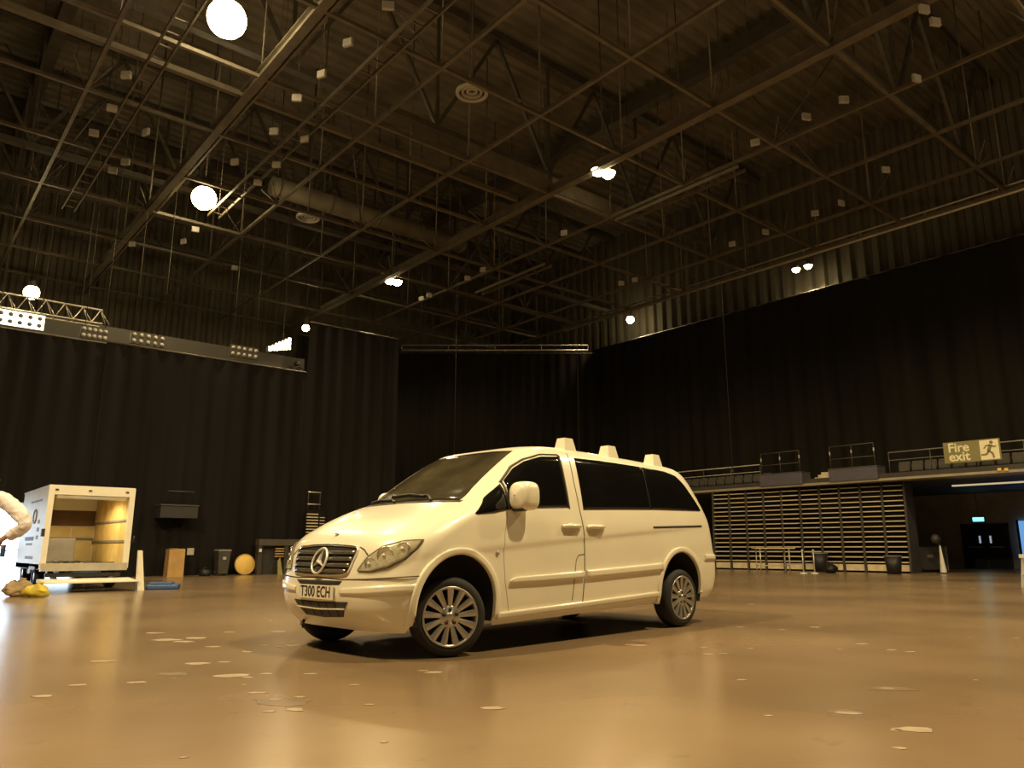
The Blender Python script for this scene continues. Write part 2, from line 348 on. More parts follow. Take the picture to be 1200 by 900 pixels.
curtain('black corner curtain under the short level rail behind the van', (14.95, 34.2), (20.6, 34.2), 0.01, 11.1, M_black)
curtain('black corner curtain facing the camera above the van roof', (20.7, 34.3), (29.3, 27.1), 0.01, 11.1, M_black)
curtain('huge black curtain above the tiered seating at the right', (28.9, -6), (28.9, 27.6), 3.36, 11.3, M_black, period=0.8)
curtain('black curtain return closing the gap below the tall curtain', (14.9, 24.75), (14.9, 34.0), 0.01, 8.6, M_black)

# bright loading opening on the left, daylight beyond
d3 = struct(MB().box(-0.6, 4.8, 26.2, 26.25, 0.0, 2.2).build('door_3', M_day))
MB().box(-0.8, 4.92, 26.26, 26.4, 0, 2.3).build('door_backing', M_wall_d, d3)  # unseen panel added to keep the daylight glow off the back wall
for x0, x1, z0, z1 in ((-0.8, -0.6, 0, 2.2), (4.8, 4.92, 0, 2.2), (-0.8, 4.92, 2.05, 2.2)):
    MB().box(x0, x1, 24.75, 26.3, z0, z1).build('door_frame', M_wall_d, d3)

# ------------------------------------------------------------------ lamps
def light(name, loc, power, parent, col=LAMP_COL, r=0.25):
    ld = bpy.data.lights.new(name, 'SPOT'); ld.energy = power; ld.color = col; ld.shadow_soft_size = r; ld.spot_size = math.radians(165); ld.spot_blend = 0.35
    o = bpy.data.objects.new(name, ld); COL.objects.link(o); o.parent = parent; o.location = loc; return o
def high_bay(label, loc, rb=0.26, power=LAMP_W, top=ZR, glow=None):
    t = thing('high_bay_lamp', label, 'lamp', loc)
    MB().lathe([(0.001, 0.62), (0.10, 0.62), (0.12, 0.30 + rb * 0.3), (rb * 0.5, rb * 0.92), (rb * 0.62, rb * 0.78), (0.001, rb * 0.80)], seg=20).build('lamp_housing', M_steel_d, t)
    MB().lathe([(rb * math.cos(a), rb * math.sin(a)) for a in [math.radians(50 - 14 * k) for k in range(11)]], seg=24).build('lamp_globe', glow or M_bulb, t)  # globe enlarged and rounded to stand in for the bloom around the lamp
    MB().tube([(0, 0, 0.6), (0, 0, top - loc[2])], 0.02, 6).build('lamp_rod', M_steel_d, t)
    if power: light('lamp_light', (0, 0, -rb - 0.12), power, t, r=0.2)
    return t
def twin_lamp(label, loc, ax, ay, rb=0.16, power=LAMP_W, top=ZR):
    t = thing('twin_lamp', label, 'lamp', loc)
    MB().bar((-ax * 1.6, -ay * 1.6, 0.28), (ax * 1.6, ay * 1.6, 0.28), 0.1, 0.06).build('lamp_bracket', M_steel_d, t)
    for s in (-1, 1):
        c = (ax * s, ay * s, 0)
        MB().lathe([(0.001, 0.26), (0.08, 0.26), (rb * 1.15, 0.0), (rb * 1.1, 0.0), (0.001, 0.18)], c, 18).build('lamp_reflector', M_steel_d, t)
        MB().lathe([(rb, 0.01), (rb * 0.8, -rb * 0.5), (rb * 0.4, -rb * 0.8), (0.001, -rb * 0.9)], c, 18).build('lamp_bowl', M_bulb, t)
    MB().tube([(0, 0, 0.3), (0, 0, top - loc[2])], 0.02, 6).build('lamp_rod', M_steel_d, t)
    if power: light('lamp_light', (0, 0, -rb - 0.1), power, t, r=0.2)
    return t
high_bay('largest glowing ceiling lamp, at the top left of the grid', (4.39, 14.67, ZG), rb=0.40, power=900)
high_bay('second glowing lamp, below the largest one, over the box truck', (6.86, 23.6, ZG), rb=0.38, power=700)
twin_lamp('twin lamp glowing beside the heavy beam right of the round vents', (15.42, 14.13, ZG), 0.17, -0.04, rb=0.21, power=1000)
twin_lamp('twin lamp glowing over the tall curtain behind the van bonnet', (15.58, 26.34, ZG), 0.17, -0.02, rb=0.21, power=600)
twin_lamp('pair of lamps lighting the wall above the huge right-hand curtain', (29.5, 15.6, 12.7), 0.0, 0.28, rb=0.17, power=300, top=ZR)
high_bay('small single lamp above the far end of the right-hand curtain', (29.5, 25.4, 12.65), rb=0.2, power=200)
high_bay('small lamp glowing above the lighting truss at the far left', (3.3, 30.2, 9.6), rb=0.25, power=500)
high_bay('tiny lamp at the top corner of the tall curtain', (13.9, 31.0, 10.5), rb=0.16, power=250)
# the same row of lamps goes on over and behind the camera
for lab, loc, pw in (('high bay lamp hanging over the near side of the van, outside the picture', (7.0, 0.2, ZG), 3400),
                 ('high bay lamp hanging ahead of the van to the left, outside the picture', (-3.6, 6.8, ZG), 4600),
                 ('high bay lamp hanging behind the camera to the left, outside the picture', (-3.0, 0.5, ZG), 500),
                 ('high bay lamp hanging to the right of the camera, outside the picture', (18.5, 1.0, ZG), 2400)):
    high_bay(lab, loc, rb=0.38, power=pw)
def pchip(tab):
    xs=[t[0] for t in tab]; ys=[t[1] for t in tab]; n=len(xs)
    d=[(ys[i+1]-ys[i])/(xs[i+1]-xs[i]) for i in range(n-1)]
    m=[d[0]]+[0 if d[i-1]*d[i]<=0 else 2*d[i-1]*d[i]/(d[i-1]+d[i]) for i in range(1,n-1)]+[d[-1]]
    def fn(x):
        if x<=xs[0]: return ys[0]
        if x>=xs[-1]: return ys[-1]
        i=0
        while x>xs[i+1]: i+=1
        hh=xs[i+1]-xs[i]; t=(x-xs[i])/hh
        return ((1+2*t)*(1-t)**2*ys[i]+t*(1-t)**2*hh*m[i]+t*t*(3-2*t)*ys[i+1]+t*t*(t-1)*hh*m[i+1])
    return fn
XF=pchip([(.20,.49),(.30,.60),(.40,.655),(.48,.672),(.57,.665),(.66,.645),(.80,.60),(.88,.56),(.93,.51),(1.0,.39),(1.05,.29),(1.1,.17),(1.15,.04),(1.2,-.11),(1.24,-.23),(1.35,-.39),(1.5,-.61),(1.65,-.845),(1.74,-1.0),(1.77,-1.08),(1.79,-1.2),(1.81,-1.45),(1.825,-1.8),(1.83,-2.1)])
CF=pchip([(.2,.38),(.48,.47),(.8,.50),(1.0,.48),(1.15,.42),(1.24,.36),(1.5,.30),(1.74,.26),(1.81,.3),(1.83,.3)])
AF=pchip([(.2,4),(.8,4),(1.0,3.4),(1.2,4.2),(1.5,5),(1.74,5),(1.83,3)])
WZ=pchip([(.2,.86),(.3,.888),(.45,.905),(.6,.915),(.8,.917),(1.0,.908),(1.15,.893),(1.22,.88),(1.3,.86),(1.5,.80),(1.65,.748),(1.72,.712),(1.76,.675),(1.79,.615),(1.81,.51),(1.825,.33),(1.83,.12)])
XR=pchip([(.2,-4.03),(.3,-4.10),(.47,-4.13),(.70,-4.12),(.76,-4.09),(1.07,-4.05),(1.4,-3.93),(1.69,-3.77),(1.76,-3.68),(1.79,-3.58),(1.81,-3.35),(1.825,-2.95),(1.83,-2.5)])
CR=pchip([(.2,.22),(1.2,.22),(1.7,.2),(1.83,.3)])
def sg(t): return 1/(1+math.exp(-max(-40,min(40,t))))
def taper(x): return 1-.035*max(0,(-x-2.2)/1.9)**2-.02*max(0,(x+.3)/.9)**2
def crease(x,z):
    zc=.785+.072*(-x)
    return .015*sg((z-zc)/.011)*sg((x+3.4)/.25)*sg((.25-x)/.08)*sg((1.13-z)/.04)
def drop(x,z):
    t=min(1,max(0,(z-1.1)/.7)); return .055*t*max(0,(-x-1.6)/2.2)**1.5
def side_w(x,z): return WZ(z)*taper(x)+crease(x,z)
def front_x(y,z):
    w=WZ(z); r=min(1,abs(y)/w); return XF(z)-CF(z)+CF(z)*max(0,1-r**AF(z))**(1/2.2)
def side_y(x,z):   # half width at x, z including front corner rounding
    xb=XF(z)-CF(z)
    if x<=xb:
        xr=XR(z)+CR(z)
        if x>=xr: return side_w(x,z)
        t=min(1,(xr-x)/CR(z)); return side_w(x,z)*max(0,1-t**2.6)**(1/5.)
    t=min(1,(x-xb)/CF(z)); return side_w(x,z)*max(0,1-t**2.2)**(1/AF(z))
def rake(x, z): return 0.025 * max(0, -x) * max(0, 1 - (z - .2) / .9)
def fin(x, y, z): return (x, y, z - drop(x, z) + rake(x, z))
def unrake(x, z):
    q = z
    for _ in range(6): q = z - rake(x, q)
    return max(.2, q)
WB, ARCH_R, ARCHES = 3.3, .398, ((-.045, .385), (-3.235, .392))
def in_arch(x, z): return any((math.hypot(x - ax, z - az) < ARCH_R) if z > az else abs(x - ax) < ARCH_R for ax, az in ARCHES)

van = thing('passenger_van', 'white minibus van with dark rear windows parked in the middle of the hall', 'van', (3.50, 5.87, 0), math.radians(-174.9))
def fr(n): return [math.sin(math.pi / 2 * i / n) for i in range(n + 1)]
def build_body():
    zs = [.20 + .02 * i for i in range(36)] + [.90 + .012 * i for i in range(1, 29)] + [1.236 + .03 * i for i in range(1, 17)] + [1.73, 1.745, 1.76, 1.77, 1.78, 1.79, 1.80, 1.808, 1.815, 1.82, 1.825, 1.828, 1.83]
    rows = []
    for z in zs:
        half = []; xb = XF(z) - CF(z); xr = XR(z) + CR(z)
        for r in fr(26):
            x = front_x(r * WZ(z), z); half.append((x, r * side_w(x, z), z))
        for i in range(1, 111):
            x = xb + (xr - xb) * i / 110; half.append((x, side_w(x, z), z))
        for i in range(1, 17):
            r = math.cos(math.pi / 2 * i / 16); t = max(0, 1 - r ** 5) ** (1 / 2.6); x = xr - CR(z) * t; half.append((x, max(0, r) * side_w(x, z), z))
        ring = half + [(x, -y, zz) for x, y, zz in reversed(half[1:-1])]
        rows.append(ring)
    n = len(rows[0]); V = [list(fin(*p)) for row in rows for p in row]; F = []
    keep_v = set(); cut_v = set()
    for i in range(len(rows) - 1):
        for k in range(n):
            f = (i * n + k, i * n + (k + 1) % n, (i + 1) * n + (k + 1) % n, (i + 1) * n + k)
            cx = sum(V[q][0] for q in f) / 4; cz = sum(V[q][2] for q in f) / 4; cy = sum(V[q][1] for q in f) / 4
            if abs(cy) > .6 and in_arch(cx, cz): cut_v.update(f)
            else: F.append(f); keep_v.update(f)
    for q in keep_v & cut_v:
        x, y, z = V[q]; ax, az = min(ARCHES, key=lambda c: math.hypot(x - c[0], z - c[1])); d = math.hypot(x - ax, z - az)
 
        if z > az: nx, nz = ax + (x - ax) / d * ARCH_R, az + (z - az) / d * ARCH_R
        else: nx, nz = ax + math.copysign(ARCH_R, x - ax), z
        V[q] = [nx, math.copysign(side_y(nx, unrake(nx, nz)), y), nz]
    F.append(tuple((len(rows) - 1) * n + k for k in range(n)))
    mb = MB(); mb.add(V, F, True); me = mb.mesh('body_shell')
    bm = bmesh.new(); bm.from_mesh(me); bmesh.ops.remove_doubles(bm, verts=bm.verts, dist=1e-5)
    bmesh.ops.delete(bm, geom=[v for v in bm.verts if not v.link_faces], context='VERTS'); bmesh.ops.recalc_face_normals(bm, faces=bm.faces); bm.to_mesh(me); bm.free()
    return link('body_shell', me, M_paint, van)
build_body()
def resample(P, n):
    D = [0]
    for a, b in zip(P, P[1:]): D.append(D[-1] + math.hypot(b[0] - a[0], b[1] - a[1]))
    out = []
    for i in range(n + 1):
        s = D[-1] * i / n; k = 0
        while k < len(P) - 2 and s > D[k + 1]: k += 1
        t = (s - D[k]) / max(1e-9, D[k + 1] - D[k]); out.append((P[k][0] + (P[k + 1][0] - P[k][0]) * t, P[k][1] + (P[k + 1][1] - P[k][1]) * t))
    return out
def sidept(x, z, off, s): y = side_y(x, unrake(x, z)) + off; return (x, s * y, z - drop(x, z))
def frontpt(y, z, off, s=1): return (front_x(y, z) + off, s * y, z)
def ruled(A, B, nu, nv, fn, off, name, material, parent, s=1, back=-.012):
    A = resample(A, nu); B = resample(B, nu)
    def row(o): return [[fn(a[0] + (b[0] - a[0]) * k / nv, a[1] + (b[1] - a[1]) * k / nv, o, s) for k in range(nv + 1)] for a, b in zip(A, B)]
    top = row(off); bot = row(back); mb = MB(); mb.grid(top)
    rim_t = [r[0] for r in top] + top[-1][1:] + [r[-1] for r in reversed(top[:-1])] + list(reversed(top[0][1:-1]))
    rim_b = [r[0] for r in bot] + bot[-1][1:] + [r[-1] for r in reversed(bot[:-1])] + list(reversed(bot[0][1:-1]))
    n = len(rim_t); mb.add(rim_t + rim_b, [(i, (i + 1) % n, n + (i + 1) % n, n + i) for i in range(n)])
    return mb.build(name, material, parent)
def ribbon(P, fn, wd, off, name, material, parent, s=1, n=24, back=-.008):
    P = resample(P, n); A = []; B = []
    for i, p in enumerate(P):
        a, b = P[max(0, i - 1)], P[min(n, i + 1)]; dx, dz = b[0] - a[0], b[1] - a[1]; L = math.hypot(dx, dz) or 1
        A.append((p[0] - dz / L * wd / 2, p[1] + dx / L * wd / 2)); B.append((p[0] + dz / L * wd / 2, p[1] - dx / L * wd / 2))
    return ruled(A, B, n, 1, fn, off, name, material, parent, s, back)

# glass
ws = ruled([(-.665, 1.226), (-.35, 1.238), (0, 1.242), (.35, 1.238), (.665, 1.226)], [(-.555, 1.722), (-.3, 1.737), (0, 1.742), (.3, 1.737), (.555, 1.722)], 30, 18, frontpt, .006, 'windscreen', M_screen, van)
for P in ([(.36, 1.232), (.2, 1.29), (.02, 1.30)], [(-.18, 1.238), (-.3, 1.27), (-.42, 1.275)]):
    MB().tube([frontpt(y, z, .03) for y, z in resample(P, 8)], .010, 6).build('wiper_arm', M_dark, ws)
for P in ([(.16, 1.285), (-.1, 1.312), (-.36, 1.30)], [(-.30, 1.262), (-.5, 1.275), (-.64, 1.252)]):
    MB().tube([frontpt(y, z, .026) for y, z in resample(P, 10)], .012, 6).build('wiper_blade', M_dark, ws)
ruled([(-.72, 1.205), (0, 1.222), (.72, 1.205)], [(-.70, 1.226), (0, 1.242), (.70, 1.226)], 24, 2, frontpt, .004, 'cowl_panel', M_dark, van)
for s in (1, -1):
    ruled([(-.225, 1.098), (-.42, 1.115), (-.600, 1.148)], [(-.215, 1.108), (-.40, 1.25), (-.592, 1.375)], 10, 6, sidept, .005, 'quarter_window', M_glass, van, s)
    fw = ruled([(-.625, 1.152), (-1.0, 1.178), (-1.405, 1.197)], [(-.64, 1.405), (-.80, 1.53), (-.95, 1.605), (-1.18, 1.668), (-1.44, 1.688)], 24, 12, sidept, .005, 'front_door_window', M_glass, van, s)
    ribbon([(-.613, 1.15), (-.613, 1.40)], sidept, .02, .008, 'window_pillar', M_dark, fw, s, n=8)
    ribbon([(-.60, 1.388), (-.80, 1.548), (-.95, 1.625), (-1.18, 1.690), (-1.45, 1.708), (-1.455, 1.70), (-1.41, 1.185)], sidept, .012, .007, 'window_seal', M_seam, fw, s, n=40)
    ruled([(-1.612, 1.184), (-2.1, 1.204), (-2.735, 1.227)], [(-1.675, 1.695), (-2.1, 1.705), (-2.815, 1.708)], 24, 12, sidept, .005, 'sliding_door_window', M_glass, van, s)
    ruled([(-2.746, 1.229), (-3.2, 1.24), (-3.76, 1.255)], [(-2.826, 1.708), (-3.25, 1.705), (-3.46, 1.67), (-3.58, 1.57), (-3.68, 1.42), (-3.768, 1.27)], 24, 12, sidept, .005, 'rear_side_window', M_glass, van, s)
    # shut lines
    ribbon([(-1.60, 1.74), (-1.565, 1.45), (-1.555, 1.16), (-1.588, .846), (-1.585, .613), (-1.575, .30)], sidept, .010, .002, 'door_seam', M_seam, van, s, 40)
    ribbon([(-.585, 1.13), (-.535, .95), (-.525, .80), (-.55, .55), (-.62, .30)], sidept, .003, .001, 'door_seam', M_seam, van, s, 30)
    ribbon([(-2.740, 1.228), (-2.820, 1.708)], sidept, .012, .003, 'window_divider', M_dark, van, s, 20)
    ribbon([(-3.90, 1.20), (-3.955, .95), (-3.985, .75)], sidept, .010, .002, 'tailgate_seam', M_seam, van, s, 20)
    ribbon([(-1.58, .772), (-1.50, .765), (-1.465, .72), (-1.448, .62), (-1.425, .36)], sidept, .007, .002, 'flap_seam', M_seam, van, s, 30)
    ribbon([(-2.72, 1.040), (-3.72, 1.072)], sidept, .022, .003, 'sliding_rail', M_dark, van, s, 20)
    # trims
    ruled([(-.605, .545), (-1.0, .545), (-1.566, .560)], [(-.605, .560), (-.66, .590), (-1.566, .622)], 20, 3, sidept, .020, 'rub_strip', M_paint, van, s)
    ruled([(-1.602, .560), (-2.2, .58), (-2.86, .604)], [(-1.602, .626), (-2.2, .65), (-2.86, .678)], 20, 3, sidept, .020, 'rub_strip', M_paint, van, s)
    ruled([(-3.73, .70), (-3.99, .70)], [(-3.73, .755), (-3.99, .755)], 8, 3, sidept, .014, 'bumper_trim', M_paint, van, s)
    ruled([(-.475, .255), (-1.58, .290), (-2.83, .335)], [(-.50, .310), (-1.58, .345), (-2.82, .388)], 30, 3, sidept, .016, 'sill', M_paint, van, s)
    # wheel arch lips
    for ax, az in ARCHES:
        def arc(r): return [(ax + r, az - .13), (ax + r, az - .06)] + [(ax + r * math.cos(t), az + r * math.sin(t)) for t in [math.radians(180 * i / 36) for i in range(37)]] + [(ax - r, az - .06), (ax - r, az - (.11 if ax > -1 else .03))]
        ruled(arc(ARCH_R - .004), arc(ARCH_R + .050), 48, 3, sidept, .016, 'wheel_arch_lip', M_paint, van, s)
        # liner
        mb = MB(); P = []
        for i in range(25):
            t = math.radians(-20 + 220 * i / 24); P.append([(ax + (ARCH_R + .006) * math.cos(t), s * .50, az + (ARCH_R + .006) * math.sin(t)), (ax + (ARCH_R + .006) * math.cos(t), s * .875, az + (ARCH_R + .006) * math.sin(t))])
        mb.grid(P); n = len(P); mb.add([p[0] for p in P], [tuple(range(n))]); mb.build('wheel_well', M_dark, van)
    # handles
    for x0 in (-1.27, -1.625):
        h = MB().rbox(x0 - .115, x0 + .0, 0, .03, -.016, .016, .012); 
        yy = side_y(x0 - .1, 1.02)
        cup = ruled([(x0 - .02, 1.005), (x0 - .12, .982), (x0 - .22, 1.008)], [(x0 - .02, 1.015), (x0 - .12, 1.062), (x0 - .22, 1.018)], 12, 4, sidept, .0035, 'door_handle', M_alu, van, s)
        MB().tube([sidept(x0 + .0, 1.022, .006, s), sidept(x0 - .03, 1.026, .032, s), sidept(x0 - .21, 1.028, .034, s), sidept(x0 - .25, 1.024, .006, s)], .017, 8).build('handle_grip', M_paint, cup)
    MB().lathe([(.001, .012), (.018, .010), (.022, .0), (.022, -.01)], (-.456, 0, .79), 14, 'y').build('side_repeater', M_pale, van).location = (0, s * side_y(-.456, .79) if s > 0 else -side_y(-.456, .79) - .002, 0)
    # door mirror
    mm = MB()
    P = []
    for i in range(13):
        u = -1 + 2 * i / 12; row = []
        for k in range(24):
            t = 2 * math.pi * k / 24; n_ = 2.0 / 3.2
            ct, st = math.cos(t), math.sin(t); ey = math.copysign(abs(ct) ** n_, ct) * .115; ez = math.copysign(abs(st) ** n_, st) * .125
            sc = (1 - abs(u) ** 3.2) ** .5 if u > 0 else (1 - abs(u) ** 6) ** .4
            sc = max(sc, .05); row.append((-.715 + u * .115, s * (.972 + ey * sc), 1.266 + ez * sc))
        P.append(row + [row[0]])
    mir = mm.grid(P).build('door_mirror', M_paint, van)
    MB().rbox(-.72, -.64, min(s * .88, s * 1.03), max(s * .88, s * 1.03), 1.135, 1.19, .02).build('mirror_arm', M_dark, mir)
    MB().rbox(-.822, -.816, min(s * .89, s * 1.045), max(s * .89, s * 1.045), 1.19, 1.345, .002).build('mirror_glass', M_chrome, mir)
    # headlamp
    lo = [(.503, .656), (.628, .655), (.744, .686), (.824, .748), (.858, .82), (.866, .872)]; hi = [(.500, .664), (.566, .766), (.666, .843), (.784, .885), (.864, .893)]
    hl = ruled(lo, hi, 22, 8, frontpt, .004, 'headlamp', M_reflector, van, s, back=-.03)
    ruled(lo, hi, 22, 8, frontpt, .020, 'headlamp_lens', M_lens, hl, s, back=.004)
    for yy, zz, r in ((.70, .775, .062), (.80, .825, .048), (.60, .712, .042)):
        MB().lathe([(.001, -.014), (.010, -.009), (.014, 0), (.010, .009), (.001, .014)], (front_x(yy, zz) + .012, s * yy, zz), 10, 'z').build('bulb', M_white, hl)
        x = front_x(yy, zz)
        o = MB().lathe([(.001, -.010), (r * .5, -.006), (r, .010), (r * 1.06, .010), (r * 1.08, .0)], (0, 0, 0), 18, 'y').build('lamp_bowl', M_chrome, hl)
        o.rotation_euler = (0, 0, math.radians(-90 + s * 35)); o.location = (x - .004, s * yy, zz)
    ribbon(lo + hi[::-1] + [lo[0]], frontpt, .008, .006, 'headlamp_gasket', M_seam, hl, s, 50)
    # bumper strip and joints
    ruled([(.33, .480), (.6, .487), (.80, .50), (.893, .508)], [(.33, .522), (.6, .545), (.80, .56), (.893, .566)], 26, 3, frontpt, .010, 'bumper_strip', M_paint, van, s)
    ribbon([(.0, .600), (.32, .590), (.60, .598), (.80, .612), (.905, .622)], frontpt, .008, .002, 'bumper_seam', M_seam, van, s, 40)
    ribbon([(.44, .836), (.50, .815), (.555, .775)], frontpt, .008, .002, 'bonnet_seam', M_seam, van, s, 12)

# grille, plate and emblem
gr = ruled([(-.385, .640), (-.2, .628), (0, .624), (.2, .628), (.385, .640)], [(-.435, .835), (-.2, .847), (0, .850), (.2, .847), (.435, .835)], 24, 10, frontpt, .004, 'grille', M_dark, van)
for z, wd in ((.655, .375), (.700, .400), (.748, .412), (.797, .424)):
    A = [(-wd, z - .014), (0, z - .017), (wd, z - .014)]; B = [(-wd, z + .012), (0, z + .010), (wd, z + .012)]
    ruled(A, B, 20, 2, frontpt, .022, 'grille_slat', mat('grille_grey_metal', (0.30, 0.28, 0.24), 0.3, 0.8, var=0.2, scale=30), gr, back=.002)
ribbon([(-.43, .838), (-.2, .852), (0, .855), (.2, .852), (.43, .838), (.435, .80), (.40, .65), (.37, .632), (.2, .622), (0, .618), (-.2, .622), (-.37, .632), (-.40, .65), (-.435, .80), (-.43, .838)], frontpt, .016, .018, 'grille_surround', M_chrome, gr, n=80)
xe = XF(.725) + .034
em = MB(); R = .098
ruled([(-.085, .70), (0, .635), (.085, .70)], [(-.085, .755), (0, .822), (.085, .755)], 14, 6, frontpt, .026, 'emblem_back', M_dark, gr, back=.002)
ring = [(XF(.728 + R * math.sin(t)) + .036, R * math.cos(t), .728 + R * math.sin(t)) for t in [2 * math.pi * k / 36 for k in range(37)]]
em.tube(ring, .010, 8, cap=False)
for k in range(3):
    t = math.radians(90 + 120 * k); d = (math.cos(t), math.sin(t)); q = (-d[1], d[0])
    em.add([(xe - .006, q[0] * .013, .728 + q[1] * .013), (xe - .006, -q[0] * .013, .728 - q[1] * .013), (XF(.728 + d[1] * R) + .034, d[0] * R, .728 + d[1] * R), (xe + .030, 0, .728), (xe - .002, -d[0] * .01, .728 - d[1] * .01)], [(0, 2, 3), (2, 1, 3), (1, 4, 3), (4, 0, 3), (0, 4, 1, 2)])
em.build('star_emblem', M_emblem, gr)['label'] = 'round chrome emblem with a three-pointed star'
ruled([(-.27, .541), (0, .535), (.31, .550)], [(-.34, .575), (0, .578), (.34, .580)], 20, 2, frontpt, .003, 'bumper_slot', M_dark, van)
lg = ruled([(-.27, .292), (0, .285), (.30, .305)], [(-.37, .415), (0, .412), (.42, .425)], 24, 8, frontpt, .003, 'lower_grille', M_dark, van)
ribbon([(-.34, .358), (0, .352), (.37, .368)], frontpt, .012, .014, 'grille_bar', M_paint, lg, n=20)
for y in (-.24, -.12, 0, .12, .24):
    ribbon([(y, .30), (y, .405)], frontpt, .008, .007, 'grille_fin', M_seam, lg, n=6)
xp = XF(.485) + .014
pl = MB().rbox(xp - .010, xp, -.262, .262, .431, .541, .004).build('number_plate', M_plate, van)
tx = link('plate_lettering', text_mesh('T300 ECH', .118, .001, .0016, .88), M_ink, pl)
tx.rotation_euler = (math.pi / 2, 0, math.pi / 2); tx.location = (xp + .001, 0, .486)
bz = .935; bx = front_x(0, bz)
MB().disc((0, 0, 0), .024, 18, 'z', .006).build('bonnet_badge', M_chrome, van).location = (bx + .004, 0, bz + .004)
MB().tube([(.52, -.42, .24), (.545, -.42, .20), (.53, -.42, .175)], .014, 6).build('towing_eye', M_dark, van)
# underside
MB().box(-3.98, .42, -.48, .48, .24, .36).build('underbody', M_dark, van)
MB().box(-2.80, -.48, -.84, .84, .32, .36).build('underbody', M_dark, van)
MB().box(-4.0, -3.72, -.78, .78, .32, .38).build('underbody', M_dark, van)
MB().box(.20, .34, -.60, .60, .225, .30).build('underbody', M_dark, van)
# roof pods
for x in (-1.72, -2.42, -3.24):
    zt = 1.80 - drop(x, 1.8)
    MB().box(x - .095, x + .095, .50, .66, zt - .06, zt + .105, .03, .035).build('roof_pod', M_paint, van)
# wheels
def make_wheel():
    ty = MB().lathe([(.226, -.004), (.25, .0), (.282, -.008), (.298, -.030), (.305, -.06), (.305, -.14), (.298, -.17), (.28, -.195), (.25, -.2), (.21, -.2)], seg=40, axis='y').mesh('wheel')
    MB().fix(ty)
    return ty
ty_me = make_wheel()
rim_me = MB().lathe([(.229, .0), (.226, .004), (.215, .003), (.208, -.010), (.205, -.06)], seg=40, axis='y').mesh('rim_lip')
bar_me = MB().lathe([(.222, -.01), (.207, -.05), (.205, -.15), (.001, -.15)], seg=32, axis='y').mesh('rim_barrel')
spoke_me = MB().add([(-.015, -.012, .07), (.015, -.012, .07), (.027, -.002, .212), (-.027, -.002, .212), (-.015, -.045, .07), (.015, -.045, .07), (.025, -.035, .212), (-.025, -.035, .212), (0, -.006, .07), (0, .004, .212)],
    [(0, 8, 9, 3), (8, 1, 2, 9), (1, 5, 6, 2), (4, 0, 3, 7), (5, 4, 7, 6), (3, 9, 2, 6, 7), (0, 4, 5, 1, 8)]).mesh('spoke')
hub_me = MB().lathe([(.088, -.05), (.086, -.014), (.076, -.006), (.032, -.008), (.030, -.001), (.020, .002), (.001, .003)], seg=24, axis='y').mesh('hub')
lug_me = MB().lathe([(.015, -.015), (.015, -.0025), (.001, -.002)], seg=8, axis='y').mesh('lug_bolt')
for x, s, st in ((0, 1, -22), (0, -1, -22), (-WB, 1, 0), (-WB, -1, 0)):
    wo = link('wheel', ty_me, M_rubber, van); wo.location = (x, s * .865, .305); wo.rotation_euler = (0, 0, math.radians(st + (180 if s < 0 else 0)))
    link('rim_lip', rim_me, M_alloy, wo); link('rim_barrel', bar_me, M_dark, wo); link('hub', hub_me, M_alloy, wo)
    for k in range(13):
        o = link('spoke', spoke_me, M_alloy, wo); o.rotation_euler = (0, 2 * math.pi * k / 13, 0)
    for k in range(5):
        t = 2 * math.pi * k / 5 + .3; o = link('lug_bolt', lug_me, M_dark, wo); o.location = (.055 * math.cos(t), 0, .055 * math.sin(t))
def on_x(px, py, X): d = _ray(px, py); return Vector((0, 0, CAMH)) + d * (X / d.x)
def on_y(px, py, Y): d = _ray(px, py); return Vector((0, 0, CAMH)) + d * (Y / d.y)

# ------------------------------------------------------------------ box truck with its tail lift down
TX, TY = 2.70, 17.6
tk = thing('box_truck', 'cream box truck with open back and lowered tail lift at the left', 'truck', (TX, TY, 0))
TW, TL, ZB, ZT = 1.56, 3.2, 0.42, 2.03
MB().box(0, .035, 0, TL, ZB, ZT).box(TW - .035, TW, 0, TL, ZB, ZT).box(0, TW, TL - .03, TL, ZB, ZT).build('box_walls', M_box, tk)
MB().box(-.01, TW + .01, -.01, TL + .01, ZT, ZT + .04).build('box_roof', M_box, tk)
MB().box(0, TW, 0, TL, ZB - .02, ZB + .09).build('box_floor', M_grey, tk)
MB().box(.04, TW - .04, .1, TL - .04, ZT - .012, ZT - .002).build('inner_ceiling', M_ply, tk)
fr_ = MB(); fr_.box(-.02, .085, -.03, .05, ZB, ZT + .03); fr_.box(TW - .085, TW + .02, -.03, .05, ZB, ZT + .03); fr_.box(.085, TW - .085, -.03, .05, ZT - .15, ZT + .03); fr_.build('rear_frame', M_box, tk)
MB().box(.0, TW, -.05, .04, ZB - .04, ZB + .11).build('rear_sill', M_alu, tk)
MB().box(.14, TW - .14, -.01, .25, ZT - .22, ZT - .16).build('shutter_roll', M_alu, tk)
for x in (.12, .72, 1.42): MB().box(x - .03, x + .03, -.045, -.03, ZT - .07, ZT - .04).build('marker_light', M_dark, tk)
